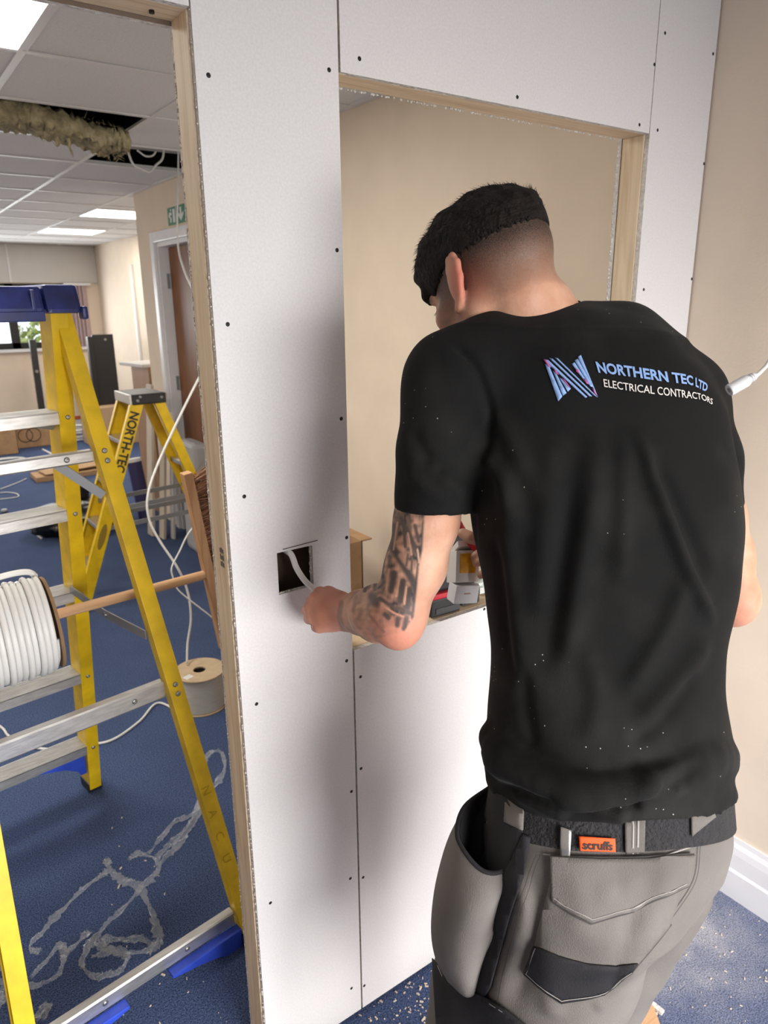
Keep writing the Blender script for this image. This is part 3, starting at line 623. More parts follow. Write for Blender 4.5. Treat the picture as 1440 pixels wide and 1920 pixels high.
# ------------------------------------------------------------------ clutter in the back room
def carton(name, x0, x1, y0, y1, z0, z1, label, m=M_card, flaps=True, cat='box', group=None):
    r = empty(name, ((x0+x1)/2, (y0+y1)/2, z0), label=label, cat=cat, group=group); t = .005
    MB().box((x0, y0, z0), (x1, y1, z0+t)).box((x0, y0, z0), (x1, y0+t, z1)).box((x0, y1-t, z0), (x1, y1, z1)).box((x0, y0, z0), (x0+t, y1, z1)).box((x1-t, y0, z0), (x1, y1, z1)).build('carton_body', m, r)
    if flaps:
        for s_ in (0, 1):
            yb2 = y0 if s_ == 0 else y1; dy = (y1-y0)*.48*(1 if s_ == 0 else -1)
            MB().add([(x0, yb2, z1), (x1, yb2, z1), (x1, yb2+dy, z1+.008), (x0, yb2+dy, z1+.008), (x0, yb2, z1+t), (x1, yb2, z1+t), (x1, yb2+dy, z1+.008+t), (x0, yb2+dy, z1+.008+t)], [(0,3,2,1),(4,5,6,7),(0,1,5,4),(1,2,6,5),(2,3,7,6),(3,0,4,7)]).build('flap', m, r)
        MB().box(((x0+x1)/2-.025, y0-.0012, z0+.02), ((x0+x1)/2+.025, y0-.0002, z1)).build('packing_tape', mat('buff tape', (.50, .36, .20), .4), r)
    return r
q = onZ(12, 850, 0); carton('cardboard_box', q[0]-.34, q[0]+.12, q[1]-.1, q[1]+.22, 0, .33, 'brown cardboard box on the far carpet cut by the left edge')
q = onZ(68, 838, 0); pb = carton('cardboard_box', q[0]-.22, q[0]+.25, q[1], q[1]+.3, 0, .30, 'brown cardboard carton with dark ring print by the far wall', flaps=False)
for k in range(2):
    MB().lathe([(.075, -.0012), (.085, -.0012), (.085, 0), (.075, 0)], (q[0]-.1+.09*k, q[1]-.0005, .15), (0, 1, 0), 24).build('ring_print', M_ink, pb)
q = onZ(215, 838, 0); carton('cardboard_box', q[0]-.22, q[0]+.42, q[1]+.1, q[1]+.55, 0, .46, 'tall pale cardboard box under the black panel against far side wall', mat('pale carton', (.50, .34, .21), .85, noise=(5, .1)))
bxq = q
q = onZ(120, 898, 0); fl_ = empty('flattened_carton', tuple(q), label='flattened brown cardboard on the carpet behind the ladder rail', cat='cardboard')
MB().box((q[0]-.25, q[1]-.02, .001), (q[0]+.42, q[1]+.28, .05)).build('sheet', M_card, fl_, bevel=.004); MB().obox((q[0]+.1, q[1]+.14, .075), (1, .1, .03), (-.1, 1, 0), lz, .55, .26, .01).build('loose_flap', M_card, fl_)
# black panels
y_ = bxq[1]+.3; a = onY(163, 628, y_); b = onY(222, 756, y_)
bp_ = empty('black_panel', ((a[0]+b[0])/2, y_, b[2]), label='tall matt black metal panel standing on a cardboard box by far wall', cat='panel')
zlo = .475
MB().box((a[0]+.05, y_-.02, zlo), (b[0]+.02, y_+.02, a[2])).build('sheet', M_black, bp_, bevel=.005); MB().lathe([(.00001, -.01), (.015, -.008), (.015, 0), (.00001, 0)], ((a[0]+b[0])/2+.06, y_-.02, a[2]-.06), (0, 1, 0), 14).build('lock', M_rivet, bp_)
MB().box((a[0]-.01, y_-.05, zlo), (a[0]+.045, y_+.03, a[2]-.02)).build('side_strip', M_black, bp_, bevel=.004)
for (xa, xb, ya_, nm, yy_) in ((54, 80, 637, 'narrow black metal post leaning below the far window, left of the ladder rail', 8.9), (140, 158, 700, 'narrow black metal post leaning beside the black panel', 9.2)):
    a, b = onY(xa+6, ya_, yy_), onY(xb, 780, yy_-.1); k = (b[2]-.0)/(a[2]-b[2]); g = b+(b-a)*k
    r = empty('metal_post', (g[0], g[1], 0), label=nm, cat='post', group='black metal posts'); MB().bar(g+[0, 0, .004], a, (1, 0, 0), .075, .05).build('post', M_black, r, bevel=.004)
    m_ = a*.45+g*.55+(0, -.027, .3); MB().lathe([(.00001, -.004), (.02, -.004), (.02, 0), (.00001, 0)], m_, (0, 1, 0), 14).build('catch', M_rivet, r)
# coils of thin cable on the far carpet
rng = np.random.default_rng(11)
def coil(px, py, r, n, label, flat=.02, m=M_pvc, cr_=.006):
    c = onZ(px, py, 0); pts = []
    for k in range(n*14+1):
        a = 2*math.pi*k/14; pts.append(c+np.array([math.cos(a)*r*(1+.18*math.sin(a*.31+px)), math.sin(a)*r*(1+.15*math.cos(a*.23)), .008+flat*(.5+.5*math.sin(a*.17+1))+cr_]))
    o = MB().tube(pts, cr_, 6).build('cable_coil', m, smooth=True); tag(o, label, 'cable', 'coils of cable on the far carpet')
coil(146, 822, .22, 7, 'loose pile of white cable coils on far carpet between ladder rails', .12, cr_=.009)
coil(15, 868, .17, 3, 'flat white cable coil on the carpet at the left edge by the carton', .01)
def strip(pts, label, r=.004, name='cable_offcut'):
    o = MB().tube(spline([onZ(x, y, .008) for x, y in pts], 6), r, 6).build(name, M_pvc, smooth=True); tag(o, label, 'cable', 'cable offcuts on the carpet')
strip([(0, 917), (20, 910), (40, 902), (50, 897)], 'white cable offcut on carpet at the left edge above the second tread')
strip([(0, 924), (15, 923), (32, 926), (34, 931), (18, 934), (0, 936)], 'white cable hairpin on carpet at left edge')
strip([(80, 843), (90, 848), (102, 854)], 'pale plastic strip on the carpet beside ring-printed carton', .012, 'plastic_strip')
strip([(67, 1000), (72, 1005), (78, 1009)], 'short white offcut beside the black bag', .01, 'plastic_strip')
q = onZ(8, 957, .02); o = MB().lathe([(.00001, 0), (.02, .002), (.03, .015), (.02, .03), (.00001, .033)], (q[0], q[1], 0), (0, 0, 1), 16).build('tape_roll', M_grey, smooth=True); tag(o, 'small dark grey puck on the carpet at the left edge', 'puck')
# black rubbish bag
def blob(c, rx, ry, rz, seed, amp, sub=4):
    bm = bmesh.new(); bmesh.ops.create_icosphere(bm, subdivisions=sub, radius=1); r_ = np.random.default_rng(seed); ks = r_.normal(size=(26, 3))*4; ph = r_.random(26)*6.28
    V = np.array([q.co[:] for q in bm.verts]); n_ = np.abs(np.sin(V@ks.T+ph)).mean(1)-.63
    V2 = V*(1+amp*n_[:, None]*4)*np.array([rx, ry, rz])+np.array(c); V2[:, 2] = np.maximum(V2[:, 2], .002); fs = [tuple(q.index for q in p_.verts) for p_ in bm.faces]; bm.free(); return V2, fs
M_bag = mat('black bin liner', (.008, .008, .009), .3, bump=(14, .8))
q = onZ(150, 1000, 0); bagr = empty('bin_bag', (q[0], q[1], 0), label='crumpled black plastic rubbish bag on carpet behind the ladders', cat='bag')
v, f = blob((q[0]+.02, q[1]+.1, .10), .34, .24, .12, 2, .35); meshobj('sack', v, f, M_bag, bagr)
v, f = blob((q[0]+.06, q[1]+.15, .25), .07, .06, .11, 5, .5, 3); meshobj('tied_neck', v, f, M_bag, bagr)
# boards, shelf and tube stacked against the wall by the door
def lean(pxb, pyb, xt, zt2, w_, th, m, label, name='leaning_board', yoff=0):
    b = onZ(pxb, pyb, 0); b = np.array([min(b[0], 1.70), b[1]+yoff, 0.004]); t = np.array([xt, b[1]+.04, zt2])
    o = MB().bar(b+[0, 0, .0], t, (0, 1, 0), w_, th).build(name, m); tag(o, label, 'board', 'boards stacked by the door'); return o
M_bd = mat('cream faced board', (.60, .52, .42), .6, noise=(8, .05)); M_bd2 = mat('white melamine board', (.66, .64, .62), .4)
lean(284, 1004, 1.655, 1.10, .11, .018, M_bd, 'cream board with pale edge leaning upright left of the door')
lean(300, 1006, 1.705, 1.05, .10, .018, M_bd, 'second cream board leaning upright beside the door frame', yoff=-.06)
lean(314, 1003, 1.735, .92, .06, .016, M_bd2, 'narrow white board leaning upright against the door frame', yoff=-.12)
o = MB().box((1.66, 3.34, .03), (1.765, 3.62, .80)).build('grey_panel', mat('light grey plastic', (.42, .42, .43), .5), bevel=.03); tag(o, 'light grey rounded panel standing against the brown door behind the broom', 'panel')
o.location.z = -.028
q = onZ(262, 985, 0)+np.array([.10, .05, 0]); o = MB().cyl((q[0], q[1]+.1, .0), (q[0]-.03, q[1]+.16, .46), .055, 24).build('tube', mat('dark violet tub', (.035, .03, .11), .5)); 
tb = empty('storage_tube', (q[0], q[1]+.1, 0), label='dark violet tube with white rim behind the small ladder', cat='tube'); place(o, tb); o.name = 'tube_body'
MB().cyl((q[0]-.03, q[1]+.16, .46), (q[0]-.032, q[1]+.163, .485), .058, 24).build('rim', M_pvc, tb)
# cabinet carcase beyond the small ladder with a white shelf on top
cx0, cx1, cy0, cy1 = 1.80, 2.22, 4.52, 4.95
cb = empty('cabinet', ((cx0+cx1)/2, 4.72, 0), label='brown wooden cabinet carcase behind the small ladder top', cat='cabinet')
M_cab = mat_wood('mid brown laminate', (.42, .25, .14), (.34, .19, .10), 'Z', .5)
for a, b, n_ in (((cx0, cy0, 0), (cx0+.018, cy1, 1.18), 'side_panel'), ((cx1-.018, cy0, 0), (cx1, cy1, 1.18), 'side_panel'), ((cx0+.018, cy1-.012, 0), (cx1-.018, cy1, 1.18), 'back_panel'), ((cx0+.018, cy0, 1.162), (cx1-.018, cy1-.012, 1.18), 'top_panel'), ((cx0+.018, cy0, .6), (cx1-.018, cy1-.012, .618), 'shelf')):
    MB().box(a, b).build(n_, M_cab, cb)
o = MB().obox((1.97, 4.74, 1.1935), (1, .15, 0), (-.15, 1, 0), lz, .50, .40, .025).build('white_shelf', M_bd2, bevel=.004); tag(o, 'loose white shelf lying on top of the brown cabinet', 'shelf')
o = MB().obox((2.02, 4.70, 1.2255), (1, .1, 0), (-.1, 1, 0), lz, .12, .16, .038).build('hinge_plate', M_grey, bevel=.008); tag(o, 'small grey metal fitting lying on the loose white shelf', 'fitting')
# carton beyond the window opening
r = carton('cardboard_box', 1.20, 1.545, 1.2, 1.55, 0, .715, 'brown open carton glimpsed through the opening beside the plasterboard strip', flaps=False)
MB().box((1.546, 1.21, .706), (1.60, 1.54, .712)).build('flap', M_card, r)
MB().obox((1.37, 1.56, .80), (1, 0, 0), (0, 1, .2), (0, -.2, 1), .33, .005, .17).build('flap', M_card, r)

# ------------------------------------------------------------------ sculpting by distance fields
class Field:
    def __init__(s, lo, hi, vs):
        s.lo = np.array(lo, float); s.vs = vs; s.n = np.ceil((np.array(hi)-s.lo)/vs).astype(int)+1
        s.d = np.full(s.n, .5, np.float32)
    def box(s, lo, hi):
        i0 = np.clip(np.floor((np.array(lo)-s.lo)/s.vs).astype(int), 0, s.n-1); i1 = np.clip(np.ceil((np.array(hi)-s.lo)/s.vs).astype(int)+1, 1, s.n)
        sl = tuple(slice(a, b) for a, b in zip(i0, i1))
        g = [((s.lo[k]+np.arange(i0[k], i1[k])*s.vs).astype(np.float32)) for k in range(3)]
        return sl, g[0][:, None, None], g[1][None, :, None], g[2][None, None, :]
    def mix(s, sl, d, k, op):
        if min(d.shape) == 0: return
        a = s.d[sl]
        if op == 'sub':
            h = np.maximum(k-np.abs(-d-a), 0)/k if k > 0 else 0; s.d[sl] = np.maximum(a, -d)+h*h*k*.25
        else:
            h = np.maximum(k-np.abs(a-d), 0)/k if k > 0 else 0; s.d[sl] = np.minimum(a, d)-h*h*k*.25
    def cone(s, a, b, ra, rb, k=.02, op='add'):
        a, b = np.array(a, float), np.array(b, float); R = max(ra, rb)+k+.02
        sl, X, Y, Z = s.box(np.minimum(a, b)-R, np.maximum(a, b)+R); ab = b-a; L2 = ab@ab+1e-9
        t = np.clip(((X-a[0])*ab[0]+(Y-a[1])*ab[1]+(Z-a[2])*ab[2])/L2, 0, 1)
        d = np.sqrt((X-a[0]-t*ab[0])**2+(Y-a[1]-t*ab[1])**2+(Z-a[2]-t*ab[2])**2)-(ra+(rb-ra)*t); s.mix(sl, d.astype(np.float32), k, op); return s
    def chain(s, pts, rs, k=.015, op='add'):
        for i in range(len(pts)-1): s.cone(pts[i], pts[i+1], rs[i], rs[i+1], k, op)
    def ell(s, c, r, ax, k=.02, op='add'):
        c = np.array(c, float); R = max(r)+k+.02; sl, X, Y, Z = s.box(c-R, c+R); q = []
        for i in range(3): q.append((X-c[0])*ax[i][0]+(Y-c[1])*ax[i][1]+(Z-c[2])*ax[i][2])
        k0 = np.sqrt(sum((q[i]/r[i])**2 for i in range(3))); k1 = np.sqrt(sum((q[i]/r[i]**2)**2 for i in range(3)))+1e-6
        s.mix(sl, (k0*(k0-1)/k1).astype(np.float32), k, op); return s
    def loft(s, rows, U, Rv, Fv, k=.03, cap=.03):
        """rows: (centre, a, b) ordered along U; elliptical generalised cylinder"""
        cs = np.array([r[0] for r in rows]); t = cs@U; o = np.argsort(t); t = t[o]; cs = cs[o]; a = np.array([r[1] for r in rows])[o]; b = np.array([r[2] for r in rows])[o]
        m = max(a.max(), b.max())+.06; sl, X, Y, Z = s.box(cs.min(0)-m, cs.max(0)+m); P = X*U[0]+Y*U[1]+Z*U[2]
        # smooth row interpolation
        tt = np.linspace(t[0], t[-1], 200); sm = lambda y: np.convolve(np.pad(np.interp(tt, t, y), 6, mode='edge'), np.ones(13)/13, 'valid')
        I = lambda y: np.interp(P, tt, sm(y)).astype(np.float32)
        pr = (cs@Rv); pf = (cs@Fv); u = X*Rv[0]+Y*Rv[1]+Z*Rv[2]-I(pr); v = X*Fv[0]+Y*Fv[1]+Z*Fv[2]-I(pf); A = I(a); B = I(b); n = 2.3
        k0 = ((np.abs(u)/A)**n+(np.abs(v)/B)**n)**(1/n); d = (k0-1)*np.minimum(A, B)*.92
        e = np.maximum(t[0]-P, P-t[-1]); d = np.where(e > 0, np.maximum(d, e), np.maximum(d, e)); s.mix(sl, d.astype(np.float32), k, 'add'); return s
    def plane(s, pt, n):                                  # keep the side behind n
        n = unit(n); sl, X, Y, Z = s.box(s.lo, s.lo+s.n*s.vs); d = (X-pt[0])*n[0]+(Y-pt[1])*n[1]+(Z-pt[2])*n[2]; s.d = np.maximum(s.d, d.astype(np.float32)); return s
    def mesh(s):
        d = s.d; ins = d < 0; c = [ins[i:ins.shape[0]-1+i, j:ins.shape[1]-1+j, k:ins.shape[2]-1+k] for i in (0, 1) for j in (0, 1) for k in (0, 1)]
        anyc = c[0].copy(); allc = c[0].copy()
        for q in c[1:]: anyc |= q; allc &= q
        act = anyc & ~allc; idx = np.argwhere(act); vol = np.full(act.shape, -1, np.int32); vol[act] = np.arange(len(idx))
        cv = np.array([d[idx[:, 0]+i, idx[:, 1]+j, idx[:, 2]+k] for i in (0, 1) for j in (0, 1) for k in (0, 1)]); off = np.array([(i, j, k) for i in (0, 1) for j in (0, 1) for k in (0, 1)], float)
        acc = np.zeros((len(idx), 3)); cnt = np.zeros(len(idx))
        for a in range(8):
            for b in range(a+1, 8):
                if np.abs(off[a]-off[b]).sum() == 1:
                    m = (cv[a] < 0) != (cv[b] < 0); t = cv[a][m]/(cv[a][m]-cv[b][m]); acc[m] += off[a]+t[:, None]*(off[b]-off[a]); cnt[m] += 1
        V = s.lo+(idx+acc/cnt[:, None])*s.vs; F = []
        for ax in range(3):
            o1, o2 = [(1, 2), (2, 0), (0, 1)][ax]
            a = [slice(None)]*3; b = [slice(None)]*3; a[ax] = slice(0, -1); b[ax] = slice(1, None); ch = ins[tuple(a)] != ins[tuple(b)]; e = np.argwhere(ch)
            e = e[(e[:, o1] > 0) & (e[:, o2] > 0) & (e[:, o1] < act.shape[o1]) & (e[:, o2] < act.shape[o2])]
            neg = ins[tuple(e.T)]; q = []
            for (p1, p2) in ((0, 0), (-1, 0), (-1, -1), (0, -1)):
                z = e.copy(); z[:, o1] += p1; z[:, o2] += p2; q.append(vol[tuple(z.T)])
            q = np.array(q).T; q[~neg] = q[~neg][:, ::-1]; F.append(q)
        F = np.concatenate(F); F = F[(F >= 0).all(1)]; return V, F
def relax(V, F, it=2, lam=.5):
    E = np.concatenate([F[:, [0, 1]], F[:, [1, 2]], F[:, [2, 3]], F[:, [3, 0]]])
    for _ in range(it):
        S = np.zeros_like(V); n = np.zeros(len(V)); np.add.at(S, E[:, 0], V[E[:, 1]]); np.add.at(n, E[:, 0], 1); np.add.at(S, E[:, 1], V[E[:, 0]]); np.add.at(n, E[:, 1], 1)
        V = V+lam*(S/np.maximum(n, 1)[:, None]-V)
    return V
def normals(V, F):
    n = np.cross(V[F[:, 2]]-V[F[:, 0]], V[F[:, 3]]-V[F[:, 1]]); N = np.zeros_like(V)
    for k in range(4): np.add.at(N, F[:, k], n)
    return N/(np.linalg.norm(N, axis=1)[:, None]+1e-12)
def fastmesh(name, V, F, m, parent):
    me = bpy.data.meshes.new(name); me.vertices.add(len(V)); me.vertices.foreach_set('co', V.astype(np.float32).ravel()); me.loops.add(F.size); me.loops.foreach_set('vertex_index', F.astype(np.int32).ravel())
    me.polygons.add(len(F)); me.polygons.foreach_set('loop_start', np.arange(0, F.size, 4, dtype=np.int32)); me.update(calc_edges=True); me.validate(); me.shade_smooth(); me.materials.append(m)
    o = bpy.data.objects.new(name, me); COL.objects.link(o); place(o, parent); return o
def bvh(V, F): return BVHTree.FromPolygons([tuple(v) for v in V], [tuple(f) for f in F])
def hit(tree, x, y):
    d = ray(x, y); h = tree.ray_cast(Vector(CAM), Vector(d), 6)
    return (np.array(h[0]), np.array(h[1])) if h[0] is not None else None
def ridges(V, N, tree, lines):
    out = np.zeros(len(V))
    for pts, h_, w_ in lines:
        P = [hit(tree, x, y) for x, y in pts]; P = [p_[0] for p_ in P if p_ is not None]
        if len(P) < 2: continue
        P = spline(P, 5); best = np.full(len(V), 9.0); nn = len(P); fal = np.zeros(len(V))
        lo = np.min(P, 0)-w_*3; hi = np.max(P, 0)+w_*3; sel = np.where(((V > lo) & (V < hi)).all(1))[0]; Q = V[sel]; bd = np.full(len(sel), 9.0); bf = np.zeros(len(sel))
        for i in range(nn-1):
            ab = P[i+1]-P[i]; t = np.clip(((Q-P[i])@ab)/(ab@ab+1e-12), 0, 1); d = np.linalg.norm(Q-P[i]-t[:, None]*ab, axis=1); u = (i+t)/(nn-1); m = d < bd; bd[m] = d[m]; bf[m] = u[m]
        out[sel] += h_*np.exp(-(bd/w_)**2)*np.clip(np.minimum(bf, 1-bf)*6, 0, 1)
    return V+N*out[:, None]
def patch(name, tree, poly, m, parent, lift=.003, step=14, faces=None, thick=.002, smooth=True):
    """flat outline (pixel authoring coordinates) laid onto a body surface as a thin piece of cloth"""
    bm = bmesh.new()
    vs = [bm.verts.new((x, y, 0)) for x, y in poly]
    for f_ in (faces or [tuple(range(len(poly)))]):
        try: bm.faces.new([vs[i] for i in f_])
        except ValueError: pass
    P = np.array(poly)
    for ax in (0, 1):
        for c in np.arange(P[:, ax].min()+step*.5, P[:, ax].max(), step):
            n = (1, 0, 0) if ax == 0 else (0, 1, 0); co = (c, 0, 0) if ax == 0 else (0, c, 0)
            bmesh.ops.bisect_plane(bm, geom=bm.verts[:]+bm.edges[:]+bm.faces[:], plane_co=co, plane_no=n, dist=1e-4)
    bmesh.ops.triangulate(bm, faces=[f_ for f_ in bm.faces if len(f_.verts) > 4])
    bad = []
    for v_ in bm.verts:
        h = hit(tree, v_.co.x, v_.co.y)
        if h is None: bad.append(v_)
        else:
            nn = h[1] if h[1]@(CAM-h[0]) > 0 else -h[1]; v_.co = Vector(h[0]+nn*lift)
    bmesh.ops.delete(bm, geom=bad, context='VERTS')
    bmesh.ops.recalc_face_normals(bm, faces=bm.faces)
    me = bpy.data.meshes.new(name); bm.to_mesh(me); bm.free(); me.materials.append(m)
    if smooth: me.shade_smooth()
    o = bpy.data.objects.new(name, me); COL.objects.link(o); place(o, parent)
    if thick: md = o.modifiers.new('thickness', 'SOLIDIFY'); md.thickness = thick; md.offset = -1
    return o

# ------------------------------------------------------------------ the electrician
per = empty('person', (.78, -.55, 0), label='person in black T-shirt and grey work shorts bending to feed a white cable', cat='person')
AZ = math.radians(33); Fv = np.array([math.sin(AZ), math.cos(AZ), 0]); Rv = np.array([math.cos(AZ), -math.sin(AZ), 0])
pel, uch = at(1132, 1490, 1.03), at(1110, 720, 1.07)
TU = unit(uch-pel); TR = unit(Rv-TU*(Rv@TU)); TF = np.cross(TU, TR)
SN, CN = math.sin(math.radians(18)), math.cos(math.radians(18))
def row(y, xl, xr, d, b):
    h_ = (xr-xl)/2*d/CF; a = math.sqrt(max(h_*h_-(b*SN)**2, .0025))/CN; return (at((xl+xr)/2, y, d), a, b)
T_rows = [row(660, 905, 1235, 1.075, .085), row(700, 862, 1300, 1.075, .108), row(780, 866, 1345, 1.07, .122), row(900, 884, 1368, 1.065, .128), row(1000, 895, 1374, 1.06, .127), row(1100, 914, 1369, 1.055, .123),
          row(1200, 927, 1348, 1.05, .118), row(1300, 926, 1337, 1.045, .117), row(1370, 922, 1350, 1.04, .122), row(1415, 913, 1362, 1.037, .130), row(1460, 925, 1352, 1.034, .124), row(1515, 926, 1352, 1.031, .127)]
SL, SLm, SLe = at(845, 712, 1.035), at(815, 845, 1.035), at(810, 985, 1.045)
SR, SRm, SRe = at(1272, 745, 1.13), at(1318, 860, 1.15), at(1340, 985, 1.16)
NK = at(1045, 652, 1.09)
EL, EW = at(732, 1158, 1.075), at(655, 1150, 1.235)        # left elbow, wrist
ER, WR = at(1372, 1118, 1.17), at(985, 1062, 1.35)

# --- shirt
S = Field((.48, -.86, .82), (1.20, -.10, 1.74), .0045)
S.loft(T_rows, TU, TR, TF)
S.chain([NK, at(930, 662, 1.06), SL], [.050, .050, .060], .05); S.chain([NK, at(1160, 665, 1.10), SR], [.062, .066, .064], .05)
S.ell(at(1090, 705, 1.03), (.13, .05, .09), (TR, TF, TU), .03)
S.chain([SL, SLm], [.063, .055], .035); S.chain([SLm, SLe], [.055, .054], .01); S.chain([SR, SRm, SRe], [.064, .052, .048], .03)
g_ = np.random.default_rng(8)
for (yy_, xa, xb, rr_, bb_) in ((1408, 930, 1346, .0145, .118), (1455, 936, 1342, .011, .118)):
    c_, a_, b_ = row(yy_, xa, xb, 1.037, bb_); P_ = []; wob = g_.normal(size=6)
    for k in range(37):
        t_ = 2*math.pi*k/36; P_.append(c_+TR*a_*math.cos(t_)+TF*b_*math.sin(t_)+TU*(.010*math.sin(3*t_+wob[0])+.007*math.sin(5*t_+wob[1])+.004*math.sin(9*t_+wob[2])))
    S.chain(P_, [rr_*(1+.25*math.sin(k*1.1+wob[3])) for k in range(37)], .014)
# hem, sleeve ends, neckline
S.plane(at(1132, 1492, 1.032), -(TU+TF*.05))
def cut_sleeve(F_, p0, p1, r):                              # remove everything past p1 around the arm
    ax = unit(p1-p0); sl, X, Y, Z = F_.box(p1-.13, p1+.17); d1 = (X-p1[0])*ax[0]+(Y-p1[1])*ax[1]+(Z-p1[2])*ax[2]; q = np.sqrt(np.maximum((X-p1[0])**2+(Y-p1[1])**2+(Z-p1[2])**2-d1**2, 0))-r
    F_.d[sl] = np.maximum(F_.d[sl], -np.maximum(-d1, q).astype(np.float32))
pe = at(810, 960, 1.043); cut_sleeve(S, pe-unit(SLe-SLm+.0*TF)*.05+np.array([0, 0, .0]), pe, .068)
pr_ = at(1340, 962, 1.158); cut_sleeve(S, pr_-unit(SRe-SRm)*.05, pr_, .052)
S.cone(pe+unit(SLm-pe)*.006, pe+unit(pe-SLm)*.05, .0445, .047, .003, 'sub')
S.cone(pr_+unit(SRm-pr_)*.006, pr_+unit(pr_-SRm)*.05, .040, .042, .003, 'sub')
NB, NT = at(1012, 602, 1.098), at(962, 540, 1.11)
S.cone(NB, NT, .061, .072, .006, 'sub')
Vs, Fs = S.mesh(); Vs = relax(Vs, Fs, 2); Ns = normals(Vs, Fs); tS = bvh(Vs, Fs)
folds = [([(1190, 800), (1225, 900), (1262, 1000), (1300, 1100), (1340, 1175)], .0075, .010), ([(1215, 850), (1285, 985), (1330, 1080)], -.005, .012),
         ([(1120, 790), (1105, 950), (1075, 1120), (1050, 1280)], .006, .018), ([(1165, 800), (1170, 950), (1160, 1100)], .004, .014), ([(1040, 800), (1020, 1000), (1005, 1180)], .004, .02),
         ([(1075, 900), (1050, 1100), (1030, 1250)], -.005, .016), ([(1285, 1080), (1240, 1190), (1170, 1300)], .006, .014), ([(1330, 1190), (1270, 1280), (1190, 1370)], .006, .016), ([(1310, 1260), (1250, 1330), (1180, 1400)], -.005, .012),
         ([(960, 850), (955, 1000), (970, 1150), (990, 1300)], .006, .018), ([(930, 1000), (945, 1150), (960, 1290)], -.004, .012), ([(985, 1250), (985, 1330), (1000, 1400)], -.004, .010), ([(1090, 1200), (1120, 1300), (1100, 1400)], .004, .016),
         ([(905, 760), (960, 830), (1010, 940)], .004, .014), ([(900, 850), (945, 900), (985, 1010)], .005, .014), ([(838, 640), (880, 668), (906, 720), (920, 790), (900, 880)], -.005, .006),
         ([(800, 860), (840, 905), (870, 930)], .004, .012), ([(770, 800), (800, 860), (840, 890)], -.004, .012), ([(760, 880), (800, 915), (850, 950)], .003, .010),
         ([(905, 1398), (975, 1452), (1070, 1482), (1180, 1478), (1285, 1432), (1372, 1378)], .017, .020), ([(928, 1440), (1020, 1492), (1130, 1512), (1240, 1482), (1330, 1428)], -.010, .011),
         ([(945, 1372), (1010, 1420), (1100, 1445), (1200, 1440), (1290, 1398)], -.007, .013), ([(1040, 1490), (1085, 1500), (1140, 1520), (1180, 1530)], .009, .010), ([(1190, 1505), (1225, 1492), (1290, 1470)], .009, .009), ([(960, 1480), (1020, 1510), (1070, 1530)], .007, .009)]
Vs = ridges(Vs, Ns, tS, [(a, b*1.7, c) for a, b, c in folds]); rn = np.random.default_rng(4); ks = rn.normal(size=(14, 3))*26; ph = rn.random(14)*6.28
Vs = Vs+Ns*(np.sin(Vs@ks.T+ph).mean(1)*.0055)[:, None]; Vs = relax(Vs, Fs, 1, .4); tS = bvh(Vs, Fs)
def mat_shirt():
    m = mat('black cotton jersey', (.0075, .0073, .0072), .88, spec=.2); nt = m.node_tree; b = nt.nodes['Principled BSDF']; L = nt.links.new
    b.inputs['Sheen Weight'].default_value = .03; b.inputs['Sheen Roughness'].default_value = .4
    tc = nt.nodes.new('ShaderNodeTexCoord'); vo = nt.nodes.new('ShaderNodeTexVoronoi'); vo.inputs['Scale'].default_value = 75; r = nt.nodes.new('ShaderNodeMath'); r.operation = 'LESS_THAN'; r.inputs[1].default_value = .060
    L(tc.outputs['Object'], vo.inputs['Vector']); L(vo.outputs['Distance'], r.inputs[0])
    n = nt.nodes.new('ShaderNodeTexNoise'); n.inputs['Scale'].default_value = 5; n.inputs['Detail'].default_value = 6; L(tc.outputs['Object'], n.inputs['Vector'])
    g = nt.nodes.new('ShaderNodeMath'); g.operation = 'GREATER_THAN'; g.inputs[1].default_value = .52; L(n.outputs['Fac'], g.inputs[0])
    mu = nt.nodes.new('ShaderNodeMath'); mu.operation = 'MULTIPLY'; L(r.outputs[0], mu.inputs[0]); L(g.outputs[0], mu.inputs[1])
    rp = nt.nodes.new('ShaderNodeValToRGB'); rp.color_ramp.elements[0].position = .45; rp.color_ramp.elements[0].color = (.0058, .0057, .0056, 1); rp.color_ramp.elements[1].position = .75; rp.color_ramp.elements[1].color = (.024, .023, .021, 1); L(n.outputs['Fac'], rp.inputs[0])
    mx = nt.nodes.new('ShaderNodeMixRGB'); L(mu.outputs[0], mx.inputs[0]); L(rp.outputs[0], mx.inputs[1]); mx.inputs[2].default_value = (.45, .42, .38, 1); L(mx.outputs[0], b.inputs['Base Color'])
    n2 = nt.nodes.new('ShaderNodeTexNoise'); n2.inputs['Scale'].default_value = 420; L(tc.outputs['Object'], n2.inputs['Vector']); bp = nt.nodes.new('ShaderNodeBump'); bp.inputs['Strength'].default_value = .25; bp.inputs['Distance'].default_value = .002; L(n2.outputs['Fac'], bp.inputs['Height']); L(bp.outputs[0], b.inputs['Normal'])
    return m
M_shirt = mat_shirt(); shirt = fastmesh('t_shirt', Vs, Fs, M_shirt, per)
cpts = []
nax = unit(NT-NB); n1 = unit(np.cross(nax, (0, 0, 1))); n2_ = np.cross(nax, n1)

